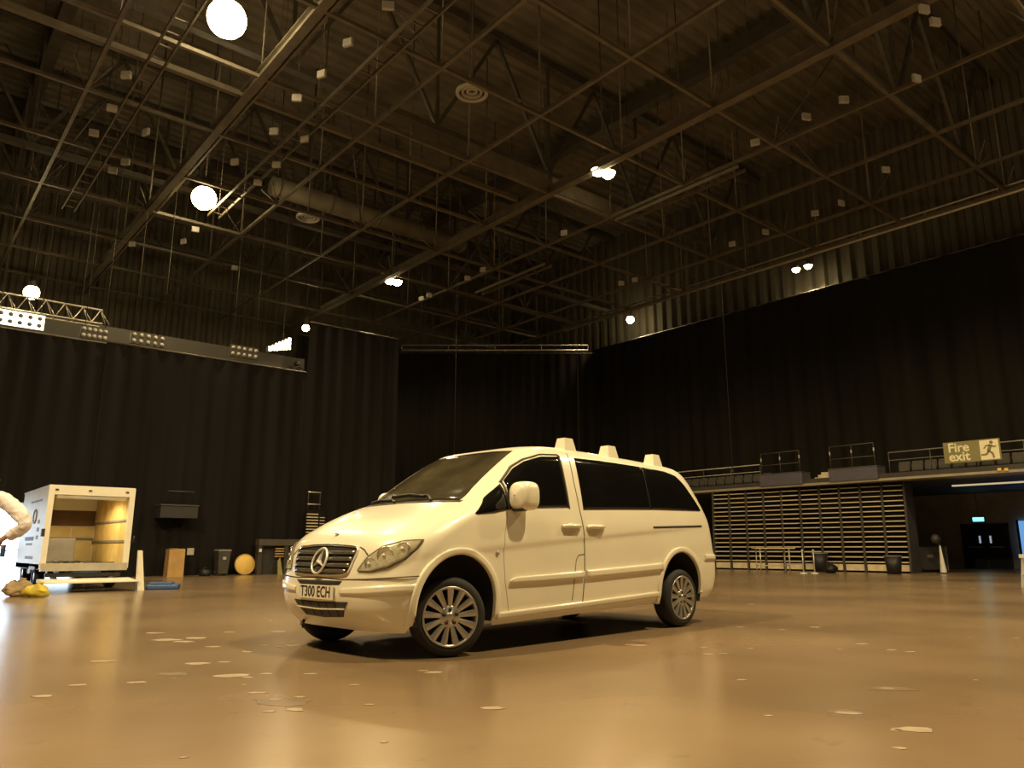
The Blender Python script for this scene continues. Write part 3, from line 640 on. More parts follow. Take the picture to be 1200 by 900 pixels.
# inner panels and rails
for k in range(6):
    MB().box(TW - .05, TW - .037, .1 + k * .5, .58 + k * .5, ZB + .1, ZT - .05).build('inner_panel', M_ply, tk)
    MB().box(.037, .05, .1 + k * .5, .58 + k * .5, ZB + .1, ZT - .05).build('inner_panel', M_ply, tk)
for k in range(3):
    MB().box(.06 + k * .49, .53 + k * .49, TL - .045, TL - .032, ZB + .1, 1.32).build('inner_panel', M_ply, tk)
MB().box(.05, TW - .05, TL - .06, TL - .032, 1.34, 1.70).build('cab_opening', mat('shadowed_brown_board', (0.14, 0.08, 0.04), 0.8, var=0.3, scale=3), tk)  # solid board, its dark brown paints in the shade of the opening
for z in (.95, 1.38):
    MB().box(TW - .075, TW - .05, .08, TL - .05, z, z + .045).build('lashing_rail', M_grey, tk)
    MB().box(.05, .075, .08, TL - .05, z, z + .045).build('lashing_rail', M_grey, tk)
MB().box(.05, TW - .05, TL - .08, TL - .045, 1.02, 1.07).build('lashing_rail', M_grey, tk)
# tail lift
lift = MB().add([(-.06, -1.0, .175), (TW + .02, -1.0, .175), (TW + .02, -.15, .175), (-.06, -.15, .175), (-.06, -1.0, .195), (TW + .02, -1.0, .195), (TW + .02, -.15, .235), (-.06, -.15, .235)], [(3, 2, 1, 0), (4, 5, 6, 7), (0, 1, 5, 4), (1, 2, 6, 5), (2, 3, 7, 6), (3, 0, 4, 7)]).build('tail_lift', M_box, tk)
for x in (.25, TW - .25): MB().bar((x, -.2, .20), (x, .5, .36), .07, .08).build('lift_arm', M_dark, lift)
MB().add([(TW + .02, -.95, 0), (TW + .14, -.95, 0), (TW + .14, -.75, 0), (TW + .02, -.75, 0), (TW - .02, -.86, .78), (TW + .06, -.86, .78), (TW + .06, -.80, .78), (TW - .02, -.80, .78)], [(3, 2, 1, 0), (4, 5, 6, 7), (0, 1, 5, 4), (1, 2, 6, 5), (2, 3, 7, 6), (3, 0, 4, 7)]).build('lift_post', M_box, tk)
MB().tube([(TW + .02, -.03, .95), (TW + .07, -.06, .95), (TW + .07, -.06, 1.08)], .015, 6).build('grab_handle', M_dark, tk)
MB().box(-.06, .0, -.04, .03, 1.05, 1.2).build('latch', M_dark, tk)
# chassis, cab, wheels
MB().box(.35, .45, .1, TL + .6, .26, .40).build('chassis_rail', M_dark, tk); MB().box(TW - .45, TW - .35, .1, TL + .6, .26, .40).build('chassis_rail', M_dark, tk)
MB().box(.1, TW - .1, .02, .08, .26, .34).build('underrun_bar', M_dark, tk)
cab = MB().add([(.30, TL + .05, .25), (TW - .08, TL + .05, .25), (TW - .08, TL + 1.5, .25), (.30, TL + 1.5, .25), (.30, TL + .05, .95), (TW - .08, TL + .05, .95), (TW - .1, TL + 1.45, .90), (.32, TL + 1.45, .90), (.36, TL + .05, 1.55), (TW - .16, TL + .05, 1.55), (TW - .2, TL + .7, 1.52), (.38, TL + .7, 1.52)],
    [(3, 2, 1, 0), (0, 1, 5, 4), (1, 2, 6, 5), (2, 3, 7, 6), (3, 0, 4, 7), (4, 5, 9, 8), (5, 6, 10, 9), (6, 7, 11, 10), (7, 4, 8, 11), (8, 9, 10, 11)]).build('cab', M_box, tk)
for s, x in ((-1, .02), (1, TW - .02)):
    MB().rbox(x - .05 + s * .24, x + .05 + s * .24, TL + .45, TL + .52, .62, .90, .015).build('cab_mirror', M_blue, cab)
    MB().tube([(x - s * .34, TL + .5, .80), (x + s * .24, TL + .485, .76)], .014, 6).build('mirror_stalk', M_dark, cab)
tw = MB().lathe([(.10, -.008), (.15, .0), (.23, .0), (.26, -.03), (.26, -.15), (.23, -.18), (.10, -.18)], seg=28, axis='y').mesh('wheel')
for x, y, s in ((.02, .85, -1), (TW - .02, .85, 1), (.24, TL + .75, -1), (TW - .04, TL + .75, 1)):
    o = link('wheel', tw, M_rubber, tk); o.location = (x, y, .26); o.rotation_euler = (0, 0, -s * math.pi / 2)
    h_ = MB().lathe([(.12, -.05), (.10, -.02), (.04, -.015), (.001, -.01)], seg=16, axis='y').build('wheel_hub', M_alloy, o)
for s, x in ((-1, 0), (1, TW)):
    MB().box(x - .02 - .0, x + .02, .5, 1.2, .40, .46).build('mudguard', M_dark, tk)
# printing on the truck side
def side_print(y0, y1, z0, z1, m_): MB().box(-.004, -.0005, y0, y1, z0, z1).build('side_print', m_, tk)
M_print = mat('print_dark_violet', (0.10, 0.05, 0.14), 0.6, var=0.2, scale=6); M_printg = mat('print_grey', (0.30, 0.26, 0.2), 0.6, var=0.2, scale=6)
MB().tube([(-.004, 1.35 + .19 * math.cos(t), 1.48 + .14 * math.sin(t)) for t in [2 * math.pi * k / 24 for k in range(25)]], .016, 5, cap=False).build('side_print', M_printg, tk)
side_print(1.2, 2.3, .98, 1.06, M_print); side_print(1.3, 2.1, .88, .93, M_printg); side_print(.7, 2.1, 1.78, 1.82, M_printg); side_print(1.0, 2.0, .60, .66, M_printg)
for k in range(3): side_print(.70, .95, 1.0 + k * .16, 1.08 + k * .16, M_printg)
MB().box(.5, 1.06, .9, .98, ZT - .05, ZT - .01).build('load_light', M_bulb2, tk)  # lamp and its light added to brighten the load space
light('load_light_source', (.78, .94, ZT - .12), 70, tk, r=.1)
# load in the truck
MB().rbox(TX + .10, TX + .92, TY + 1.9, TY + 2.5, ZB + .1, ZB + .62, .02).build('grey_crate', M_grey)
tag(bpy.data.objects['grey_crate'], 'grey crate standing inside the open box truck', 'crate')
cb = thing('cable_coil', 'tangle of dark cable lying at the edge of the truck bed', 'cable', (TX + .4, TY + .35, ZB + .09))
MB().tube([(.18 * math.cos(t * .9) + .012 * t, .12 * math.sin(t * .9), .02 + .012 * (i % 4)) for i, t in enumerate([k * .5 for k in range(40)])], .014, 6).build('coil', M_dark, cb)
MB().tube([(.4, -.1, .02), (.6, 0, .02), (.9, -.1, .02), (1.0, .05, .02)], .014, 6).build('loose_end', M_dark, cb)

# things beside the truck
bm_ = MB().rbox(0, .62, 0, .45, .0, .10, .03).rbox(.05, .5, .06, .4, .10, .14, .02).build('folded_mat', M_blue)
p = on_z(168, 691); bm_.location = (p.x, p.y - .1, 0); bm_.rotation_euler = (0, 0, -.4); tag(bm_, 'folded blue mat lying on the floor right of the truck', 'mat')
def lump(name, label, material, cx, cy, sx, sy, sz, seed, cat='bag', knot=False):
    rnd = random.Random(seed); P = []
    ph = [rnd.uniform(0, 6) for _ in range(4)]
    for i in range(9):
        v = i / 8; row = []
        for k in range(17):
            t = 2 * math.pi * k / 16; r = math.sin(math.pi * (0.06 + 0.90 * v)) ** .6 * (1 + .18 * math.sin(3 * t + ph[0] + v * 2) + .14 * math.sin(5 * t + ph[1] + v * 5) + .08 * math.sin(7 * t + ph[3]))
            jx = [rnd.uniform(-.10, .10) if 0 < i < 8 else 0 for _ in range(3)]; k0 = jx if k < 16 else first
            if k == 0: first = jx
            row.append((sx * (r * math.cos(t) + k0[0]), sy * (r * math.sin(t) + k0[1]), max(0, sz * ((v ** 1.15) * (1 + .08 * math.sin(2 * t + ph[2])) + k0[2]))))
        P.append(row)
    t_ = thing(name, label, cat, (cx, cy, 0)); MB().grid(P).build('sack', material, t_)
    MB().tube([(0, 0, sz * .93), (sx * .2, 0, sz * 1.12), (sx * .45, 0, sz * 1.05)], [.03, .02, .03], 6).build('sack_neck', material, t_)
    return t_
p = on_z(22, 700); lump('canvas_bag', 'tan canvas bag dropped on the floor left of the tail lift', M_bag, p.x, p.y + .25, .24, .17, .27, 3)
p = on_z(42, 700); lump('yellow_sack', 'crumpled yellow sack on the floor beside the tail lift', M_bagy, p.x, p.y, .20, .15, .22, 5)
p = on_z(12, 700); lump('dark_bag', 'dark bag on the floor at the far left below the truck', M_bin, p.x - .36, p.y + .35, .14, .12, .26, 8)

# ------------------------------------------------------------------ person at the left edge
pc = v_rt * ((-13 - 600) / FPX * 9.0 * 0.995) + v_fh * 9.0
pe = thing('person', 'person in a loose pale shirt with elbow out, at the left edge', 'person', (pc.x, pc.y, 0), -TURN)
def skin(name, verts, edges, radii, material, parent, root=0, sub=2):
    me = bpy.data.meshes.new(name); me.from_pydata(verts, edges, []); o = link(name, me, material, parent)
    md = o.modifiers.new('skin', 'SKIN'); md.use_smooth_shade = True
    for i, r in enumerate(radii):
        sv = me.skin_vertices[0].data[i]; sv.radius = (r, r) if not isinstance(r, tuple) else r; sv.use_root = (i == root)
    sd = o.modifiers.new('sub', 'SUBSURF'); sd.levels = sub; sd.render_levels = sub
    # bake to a plain mesh
    dg = bpy.context.evaluated_depsgraph_get(); me2 = bpy.data.meshes.new_from_object(o.evaluated_get(dg)); o.modifiers.clear(); o.data = me2
    if not me2.materials: me2.materials.append(material)
    for pl_ in me2.polygons: pl_.use_smooth = True
    return o
# local x: to the right of the picture, y: away from the camera; the person faces the opening, away from the camera
V = [(0, 0, .90), (0, 0, 1.10), (0, .01, 1.32), (0, .01, 1.44), (0, .02, 1.50), (0, .03, 1.58), (0, .035, 1.66),
     (-.09, 0, .86), (-.11, .01, .47), (-.12, -.02, .08), (-.12, .10, .04), (.09, 0, .86), (.10, .01, .47), (.105, -.02, .08), (.105, .10, .04),
     (-.17, 0, 1.39), (-.34, .02, 1.16), (-.27, .20, .98), (.17, 0, 1.39), (.56, -.05, 1.11), (.22, -.02, .90)]
E_ = [(0, 1), (1, 2), (2, 3), (3, 4), (4, 5), (5, 6), (0, 7), (7, 8), (8, 9), (9, 10), (0, 11), (11, 12), (12, 13), (13, 14), (3, 15), (15, 16), (16, 17), (3, 18), (18, 19), (19, 20)]
R_ = [(.15, .11), (.14, .10), (.16, .11), (.09, .08), .055, .085, .07, .085, .058, .042, .04, .085, .058, .042, .04, .06, .045, .03, .06, .045, .03]
body = skin('body', V, E_, R_, M_skin, pe)
# head details
hd = MB(); P = []
for i in range(13):
    v = math.pi * i / 12; row = []
    for k in range(21):
        t = 2 * math.pi * k / 20; r = math.sin(v)
        row.append((.073 * r * math.cos(t), .033 + .092 * r * math.sin(t) * (1 if math.sin(t) < 0 else 1.02), 1.625 + .115 * math.cos(v) - (.012 * r if math.sin(t) > .5 and v > 1.9 else 0)))
    P.append(row)
MB().grid(P).build('head', M_skin, pe)
P = []
for i in range(9):
    v = math.pi * .60 * i / 8; row = []
    for k in range(21):
        t = 2 * math.pi * k / 20; r = math.sin(v); lim = 1.0 if math.sin(t) < .45 else .72
        vv = v * lim; r = math.sin(vv)
        row.append((.080 * r * math.cos(t), .028 + .099 * r * math.sin(t), 1.627 + .124 * math.cos(vv)))
    P.append(row)
MB().grid(P).build('hair', M_hair, pe)
MB().add([(-.014, .120, 1.60), (.014, .120, 1.60), (0, .148, 1.598), (0, .122, 1.645)], [(0, 1, 2), (1, 3, 2), (3, 0, 2), (0, 3, 1)]).build('nose', M_skin, pe)
for s in (-1, 1):
    MB().lathe([(.001, -.012), (.022, -.008), (.028, .004), (.001, .008)], (s * .078, .03, 1.62), 12, 'z').build('ear', M_skin, pe)
    MB().lathe([(.001, -.009), (.009, 0), (.001, .009)], (s * .03, .118, 1.64), 10, 'z').build('eye', M_dark, pe)
MB().bar((-.025, .118, 1.56), (.025, .118, 1.56), .008, .006).build('mouth', mat('lips', (0.4, 0.16, 0.13), 0.5, var=0.1, scale=20), pe)
# shirt and trousers over the body
skin('shirt', [V[0], V[1], V[2], (0, .01, 1.42), (-.15, 0, 1.405), V[16], (-.29, .14, 1.04), (.15, 0, 1.415), (.33, -.02, 1.31), (.49, -.04, 1.17), (.545, -.05, 1.10), (.48, -.045, 1.03), (.32, -.03, .95), (0, 0, .84)],
     [(13, 0), (0, 1), (1, 2), (2, 3), (3, 4), (4, 5), (5, 6), (3, 7), (7, 8), (8, 9), (9, 10), (10, 11), (11, 12)], [(.185, .14), (.175, .13), (.185, .135), (.10, .10), .085, .07, .06, .09, .095, .088, .075, .072, .062, (.18, .14)], M_shirt, pe, root=1, sub=3)
from mathutils import noise as _nz
sh = [c for c in pe.children if c.name.startswith('shirt')][0]
for v in sh.data.vertices:
    n = _nz.noise(Vector((v.co.x * 14, v.co.y * 14, v.co.z * 9))) + .6 * _nz.noise(v.co * 30); v.co += v.normal * n * .012
skin('trousers', [V[0], V[7], V[8], (V[9][0], V[9][1], .11), V[11], V[12], (V[13][0], V[13][1], .11)], [(0, 1), (1, 2), (2, 3), (0, 4), (4, 5), (5, 6)], [(.165, .12), .105, .08, .065, .105, .08, .065], M_trouser, pe)
def hand(wx, wy, wz, s):
    h_ = MB(); h_.rbox(wx - .045, wx + .045, wy - .018, wy + .018, wz - .09, wz + .01, .016)
    o = h_.build('hand', M_skin, pe)
    for k, L in enumerate((.062, .074, .070, .054)):
        x = wx - .034 + k * .0225
        MB().tube([(x, wy, wz - .08), (x, wy + .012, wz - .08 - L * .55), (x, wy + .034, wz - .08 - L)], [.0095, .009, .007], 8).build('finger', M_skin, o)
    MB().tube([(wx + s * .04, wy, wz - .03), (wx + s * .072, wy + .018, wz - .055), (wx + s * .078, wy + .034, wz - .085)], [.012, .011, .008], 8).build('thumb', M_skin, o)
hand(.19, -.02, .90, 1); hand(-.27, .21, .965, -1)
for s in (-.12, .105):
    MB().rbox(s - .05, s + .05, -.09, .18, .0, .09, .03).build('shoe', M_dark, pe)

# ------------------------------------------------------------------ things along the left back curtain
YB = 24.05
cbx = thing('cardboard_box', 'tall brown cardboard box against the charcoal curtain', 'box', (7.09, YB - .1, 0))
MB().add([(-.23, -.2, 0), (.22, -.2, 0), (.22, .2, 0), (-.23, .2, 0), (-.22, -.19, .79), (.22, -.19, .80), (.22, .19, .80), (-.22, .19, .79)], [(3, 2, 1, 0), (4, 5, 6, 7), (0, 1, 5, 4), (1, 2, 6, 5), (2, 3, 7, 6), (3, 0, 4, 7)]).build('carton', M_card, cbx)
MB().box(-.21, .22, -.03, .03, .80, .804).build('packing_tape', M_pale, cbx); MB().box(-.215, .0, -.21, .0, .805, .815).build('carton_flap', M_card, cbx)
wb = thing('wheelie_bin', 'dark grey wheeled bin between the cardboard box and the yellow disc', 'bin', (8.48, YB - .1, 0))
MB().box(-.19, .19, -.2, .2, .70, .08).build('bin_body', M_bin, wb) if False else MB().add([(-.14, -.15, .06), (.14, -.15, .06), (.14, .17, .06), (-.14, .17, .06), (-.185, -.2, .72), (.185, -.2, .72), (.185, .2, .72), (-.185, .2, .72)], [(3, 2, 1, 0), (4, 5, 6, 7), (0, 1, 5, 4), (1, 2, 6, 5), (2, 3, 7, 6), (3, 0, 4, 7)]).build('bin_body', mat('grey_bin_plastic', (0.07, 0.065, 0.055), 0.45, var=0.2, scale=5), wb)
MB().rbox(-.2, .2, -.22, .21, .72, .78, .02).build('bin_lid', M_grey, wb); MB().tube([(-.17, .23, .70), (.17, .23, .70)], .018, 8).build('bin_handle', M_grey, wb)
for s in (-.15, .15): MB().tube([(s - .02, .15, .08), (s + .02, .15, .08)], .08, 14).build('bin_wheel', M_rubber, wb)
MB().box(-.05, .05, -.206, -.198, .48, .56).build('bin_sticker', M_pale, wb)
dk = thing('plywood_disc', 'round yellow plywood table top leaning on the curtain', 'table top', (9.2, YB - .08, 0))
o = MB().lathe([(.001, 0), (.315, 0), (.32, .01), (.32, .035), (.315, .04), (.001, .04)], (0, 0, 0), 36, 'y').build('disc', M_yellow, dk); o.location = (0, -.03, .325); o.rotation_euler = (-.12, 0, 0)
o = MB().lathe([(.30, 0), (.31, -.003), (.322, 0), (.31, .003), (.30, 0)], (0, 0, 0), 36, 'y').build('disc_edge', M_card, dk); o.location = (0, -.034, .325); o.rotation_euler = (-.12, 0, 0)
sf = thing('stage_portal', 'low dark stage frame with a grey top beam behind the van bumper', 'frame', (9.55, YB - .25, 0))
MB().box(-.02, 1.60, -.05, .25, .90, 1.10).build('top_beam', M_conc, sf)
for x in (-.02, .85, 1.45): MB().box(x, x + .13, -.02, .2, 0, .90).build('frame_post', M_wall_d, sf)
MB().box(.0, 1.6, .2, .24, .0, .90).build('back_board', M_dark, sf); MB().box(.0, .075, -.058, -.02, .70, .80).build('white_tag', M_white, sf)
for k in range(4): MB().box(.55, .84, .0, .05, .55 + k * .08, .58 + k * .08).build('frame_slat', M_card, sf)
rg = thing('leaning_hoop', 'thin brown hoop leaning inside the low stage frame', 'hoop', (10.72, YB - .42, 0))
MB().tube([(.27 * math.cos(t), .06 * math.sin(t), .28 + .27 * math.sin(t)) for t in [2 * math.pi * k / 28 for k in range(29)]], .018, 6, cap=False).build('hoop', M_card, rg)
wd_ = MB().add([(10.20, YB - .32, 0), (10.36, YB - .32, 0), (10.36, YB - .28, 0), (10.20, YB - .28, 0), (10.20, YB - .24, .42), (10.28, YB - .24, .52), (10.28, YB - .21, .52), (10.20, YB - .21, .42)], [(3, 2, 1, 0), (4, 5, 6, 7), (0, 1, 5, 4), (1, 2, 6, 5), (2, 3, 7, 6), (3, 0, 4, 7)]).build('wooden_offcut', mat('olive_wood', (0.30, 0.27, 0.10), 0.7, var=0.2, scale=5)); tag(wd_, 'olive wooden offcut leaning inside the low stage frame', 'offcut')
nt_ = MB().box(7.56, 7.76, YB + .34, YB + .35, .62, .82).build('paper_notice', M_pale); tag(nt_, 'small pale notice pinned to the charcoal curtain by the box', 'notice')
bg = thing('equipment_bag', 'low round black bag on the floor left of the wheeled bin', 'bag', (7.98, YB - .15, 0))
MB().lathe([(.001, 0), (.16, .0), (.19, .08), (.16, .18), (.001, .2)], seg=16).build('bag_body', M_bin, bg); MB().tube([(-.1, 0, .18), (0, 0, .26), (.1, 0, .18)], .012, 6).build('bag_strap', M_dark, bg)
# dark balcony box and stack of slats showing in front of the curtain
lb = thing('balcony_box', 'dark projecting balcony box with pale top edge behind the charcoal curtain line', 'balcony', (7.05, 24.0, 0))
MB().box(-.53, .53, -.22, .42, 1.70, 2.05).build('box_front', mat('dusky_violet_board', (0.035, 0.031, 0.033), 0.7, var=0.2, scale=3), lb); MB().box(-.55, .55, -.25, .42, 2.05, 2.09).build('top_edge', M_conc, lb)
MB().tube([(-.36, -.2, 2.48), (.38, -.2, 2.48)], .015, 6).build('rail_tube', M_conc, lb)
for x in (-.34, .36): MB().tube([(x, -.2, 2.09), (x, -.2, 2.48)], .010, 6).build('rail_post', M_black2, lb)
ss = thing('slat_stack', 'narrow stack of folded seating slats beside the tall black curtain', 'seating', (11.55, 24.1, 0))
MB().box(-.33, .33, .0, .08, 0, 2.1).build('stack_core', M_black2, ss)  # dark sheet standing in for the shade between slats, not a real core
for k in range(13): MB().box(-.32, .08, -.06, .0, .72 + k * .1, .755 + k * .1).build('slat', M_slat, ss)
for k in range(9): MB().box(.16, .32, -.06, .0, 1.02 + k * .1, 1.045 + k * .1).build('slat', M_slat, ss)
for z in (2.27, 2.67): MB().tube([(-.33, -.03, z), (.14, -.03, z)], .02, 6).build('rail_tube', M_alu, ss)
for x in (-.3, .12): MB().tube([(x, -.03, 2.1), (x, -.03, 2.67)], .015, 6).build('rail_post', M_wall_d, ss)

# ------------------------------------------------------------------ lighting truss and lamp panels over the left curtain
lt = thing('lighting_truss', 'horizontal lattice lighting truss above the charcoal curtain at the left', 'truss', (0, 26.0, 7.72))
for y, z in ((-.2, 0), (.2, 0), (0, .5)): MB().tube([(-4, y, z), (4.8, y, z)], .03, 8).build('truss_chord', M_alu, lt)
k = 0
x = -4.0
while x < 4.7:
    for y in (-.2, .2):
        MB().tube([(x, y, 0), (x + .25, 0, .5)], .015, 5).build('truss_web', M_alu, lt); MB().tube([(x + .25, 0, .5), (x + .5, y, 0)], .015, 5).build('truss_web', M_alu, lt)
    x += .5
for x in (-2, 1.0, 4.2): MB().tube([(x, 0, .5), (x, 0, ZR - 7.8)], .015, 5).build('truss_hanger', M_steel_d, lt)
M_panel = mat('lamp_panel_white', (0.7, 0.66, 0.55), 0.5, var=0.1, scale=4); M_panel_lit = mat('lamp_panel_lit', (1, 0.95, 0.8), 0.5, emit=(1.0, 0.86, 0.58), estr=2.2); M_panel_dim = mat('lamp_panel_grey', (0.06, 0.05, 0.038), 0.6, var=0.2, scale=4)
def panel(label, x0, x1, z0, z1, pm, cm, Y=25.55):
    t = thing('lamp_panel', label, 'light panel', (0, Y, 0), group='lamp panels above the curtain')
    MB().box(x0, x1, 0, .08, z0, z1).build('panel_board', pm, t)
    for i in range(5):
        for j in range(2):
            o = MB().lathe([(.001, -.02), (.055, -.02), (.065, 0), (.065, .02)], (x0 + (x1 - x0) * (i + .5) / 5, 0, z0 + (z1 - z0) * (j + .5) / 2), 10, 'y').build('lamp_cell', cm, t)
    for x in (x0 + .1, x1 - .1): MB().tube([(x, .04, z1), (x, .04, ZR - .06)], .010, 5).build('panel_hanger', M_steel_d, t)
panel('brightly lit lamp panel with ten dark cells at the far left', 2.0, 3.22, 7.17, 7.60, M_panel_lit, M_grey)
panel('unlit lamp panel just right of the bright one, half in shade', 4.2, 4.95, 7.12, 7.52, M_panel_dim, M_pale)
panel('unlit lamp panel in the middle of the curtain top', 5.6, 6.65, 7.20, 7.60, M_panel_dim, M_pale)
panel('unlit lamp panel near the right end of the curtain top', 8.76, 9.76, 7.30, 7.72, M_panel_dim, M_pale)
fb = thing('floodlight_bank', 'bright slanted bank of floodlights beside the tall black curtain', 'floodlight', (11.1, 27.0, 8.42), 0.35)
MB().add([(-.55, 0, -.42), (.55, 0, -.10), (.55, 0, .42), (-.55, 0, -.22), (-.55, .12, -.42), (.55, .12, -.10), (.55, .12, .42), (-.55, .12, -.22)], [(0, 1, 2, 3), (7, 6, 5, 4), (0, 4, 5, 1), (1, 5, 6, 2), (2, 6, 7, 3), (3, 7, 4, 0)]).build('bank_frame', M_steel_d, fb)
for i in range(7):
    u = (i + .5) / 7
    zl, zh = -.42 + .32 * u, -.22 + .64 * u
    n = 1 if i < 2 else (2 if i < 5 else 3)
    for j in range(n):
        zc = zl + (zh - zl) * (j + .5) / n; hh = (zh - zl) / n * .36
        MB().box(-.55 + 1.1 * u - .062, -.55 + 1.1 * u + .062, -.02, .0, zc - hh, zc + hh).build('lamp_cell', M_bulb2, fb)
MB().tube([(.2, .06, .2), (.2, .06, ZR - 8.48)], .015, 5).build('bank_hanger', M_steel_d, fb)
light('bank_light', (0, -.6, -.5), 60, fb, r=.3)
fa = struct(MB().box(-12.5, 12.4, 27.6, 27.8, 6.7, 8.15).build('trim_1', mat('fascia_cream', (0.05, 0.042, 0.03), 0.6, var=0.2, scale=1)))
hk = thing('wall_camera', 'small black hook-shaped camera on the lit fascia by the tall curtain', 'camera', (12.0, 27.55, 7.75))
MB().rbox(-.05, .08, -.25, .0, .05, .2, .03).build('camera_body', M_dark, hk); MB().tube([(.05, -.02, .12), (.1, -.02, -.1), (.1, .04, -.1)], .03, 8).build('camera_arm', M_dark, hk)

# ------------------------------------------------------------------ ceiling fittings
def vent(label, px, py, z, r):
    p = on_z(px, py, z); t = thing('round_vent', label, 'vent', tuple(p), group='round ceiling vents')
    for r0, r1, dz in ((r, r * .80, 0), (r * .66, r * .52, .03), (r * .36, r * .22, .05)):
        MB().lathe([(r0, dz + .06), (r0, dz), (r1, dz - .02), (r1, dz + .06)], seg=30).build('vent_ring', M_pale, t)
    MB().lathe([(r * .9, .10), (.001, .10)], seg=24).build('vent_back', M_dark, t)
    MB().tube([(0, 0, .10), (0, 0, ZR - z - .06)], .03, 6).build('vent_stem', M_steel_d, t)
vent('large round ring vent in the upper middle of the ceiling', 553, 110, 12.3, .42)
vent('smaller looking round ring vent further back in the ceiling', 361, 256, 12.4, .42)
def ladder(label, x, y0, y1, z=ZG - .14, wd=.36):
    t = thing('cable_ladder', label, 'cable ladder', (x, 0, z), group='cable ladders under the grid')
    for d in (0, wd): MB().box(d - .02, d + .02, y0, y1, -.05, .05).build('ladder_rail', M_steel, t)
    me = MB().box(0, wd, -.02, .02, -.015, .015).mesh('ladder_rung'); n = int((y1 - y0) / .55)
    for k in range(n): o = link('ladder_rung', me, M_steel, t); o.location = (0, y0 + .3 + k * .55, 0)
    for k in range(3): MB().tube([(wd / 2, y0 + .5 + k * (y1 - y0 - 1) / 2, .0), (wd / 2, y0 + .5 + k * (y1 - y0 - 1) / 2, ZR - z - .15)], .012, 5).build('ladder_hanger', M_steel_d, t)
ladder('cable ladder running below the largest lamp at the left', 3.45, 11.0, 27.0)
ladder('cable ladder running up left of the round vent', 7.30, 9.0, 24.5)
ladder('cable ladder lit by the twin lamp in the middle', 18.0, 11.2, 16.0)
ladder('cable ladder over the far corner curtain behind the van', 18.9, 20.5, 25.0)
# small pale boxes hanging in the grid
bx_me = MB().rbox(-.12, .12, -.04, .04, -.19, 0, .012, 1).mesh('box_case'); st_me = MB().tube([(0, 0, 0), (0, 0, ZR - ZG + .07)], .006, 4).mesh('box_stem')
ORD = ['leftmost', 'second', 'third', 'fourth', 'fifth', 'sixth', 'seventh', 'eighth', 'ninth', 'tenth', 'eleventh', 'twelfth', 'thirteenth', 'fourteenth', 'fifteenth', 'sixteenth', 'seventeenth', 'eighteenth', 'nineteenth', 'twentieth', 'twenty-first', 'twenty-second']
def nth(k): return 'leftmost' if k == 0 else ORD[k] + ' from the left'
JB = [(148,88),(131,127),(110,156),(171,155),(377,87),(348,115),(321,154),(357,163),(275,190),(324,193),(302,214),(147,190),(132,200),(229,269),(215,283),(155,286),(455,7),(408,50),(566,316),(548,326),(503,346),(494,350),(275,314),
               (1096,26),(1083,11),(989,117),(945,137),(885,167),(1038,199),(986,238),(955,250),(897,272),(858,286),(744,328),(728,332),(661,273),(1074,92)]
for zone, boxes in (('left of the round vent', sorted(q for q in JB if q[0] < 480)), ('over the van', sorted(q for q in JB if 480 <= q[0] < 800)), ('over the right-hand curtain', sorted(q for q in JB if q[0] >= 800))):
  for kk, (px, py) in enumerate(boxes):
    p = on_z(px, py, ZG - .25); t = thing('junction_box', 'small pale ceiling box, %s, %s' % (nth(kk), zone), 'box', (p.x, p.y, p.z + .1), -TURN + random.uniform(-.5, .5), 'pale boxes in the ceiling grid')
    link('box_case', bx_me, M_pale, t); link('box_stem', st_me, M_steel_d, t)
# thin cables hanging down in front of the curtains
for px, Y, z0, lab in ((848, 17.5, 3.9, 'long thin cable hanging in front of the right-hand curtain'), (535, 27.5, 4.2, 'thin cable hanging in front of the corner curtain left of the van roof'), (676, 24.2, 4.5, 'thin cable hanging in front of the corner curtain above the van roof')):
    p = on_y(px, 380, Y); t = thing('hanging_cable', lab, 'cable', (p.x, p.y, z0)); MB().tube([(0, 0, 0), (0, 0, ZR - .06 - z0)], .010, 5).build('cable', M_steel_d, t); MB().tube([(0, 0, -.12), (0, 0, .0)], .03, 6).build('cable_weight', M_steel_d, t)

# ------------------------------------------------------------------ folded tiered seating
SX0, SY0, SX1, SY1 = 26.15, 18.55, 26.75, 11.25      # far end, near end
ang = math.atan2(SX1 - SX0, SY0 - SY1)
rs = thing('tiered_seating', 'folded bank of tiered seating with rows of tan slats', 'seating', (SX1, SY1, 0), ang)
SL = math.hypot(SX1 - SX0, SY1 - SY0); NB = 10; bw = SL / NB
sl_me = MB().add([(-.02, .05, 0), (-.02, bw - .05, 0), (.22, bw - .05, 0), (.22, .05, 0), (-.02, .05, .030), (-.02, bw - .05, .030), (.22, bw - .05, .04), (.22, .05, .04)], [(0, 1, 2, 3), (7, 6, 5, 4), (0, 4, 5, 1), (1, 5, 6, 2), (2, 6, 7, 3), (3, 7, 4, 0)]).mesh('seat_slat'); MB().fix(sl_me)
for i in range(NB):
    aisle = i == 5
    for j in range(16):
        o = link('seat_slat', sl_me, M_slat, rs); o.location = (.008 * j - (.06 if aisle else 0), i * bw, .33 + j * .172)
    MB().box(.02, .06, i * bw + .05, (i + 1) * bw - .05, .06, .27).build('kick_board', M_slat, rs)
for i in range(NB + 1):
    MB().bar((-.0, i * bw, 0), (.13, i * bw, 3.04), .07, .06, up=(1, 0, 0)).build('seat_post', M_wall_d, rs)
MB().box(.25, .6, 0, SL, 0.02, 3.02).build('seat_core', M_black, rs)  # black filler puts the shade between the slats into its colour
for y in (.0, SL): MB().box(.1, .9, y - .03, y + .03, .0, 3.0).build('side_panel', M_wall_d, rs)

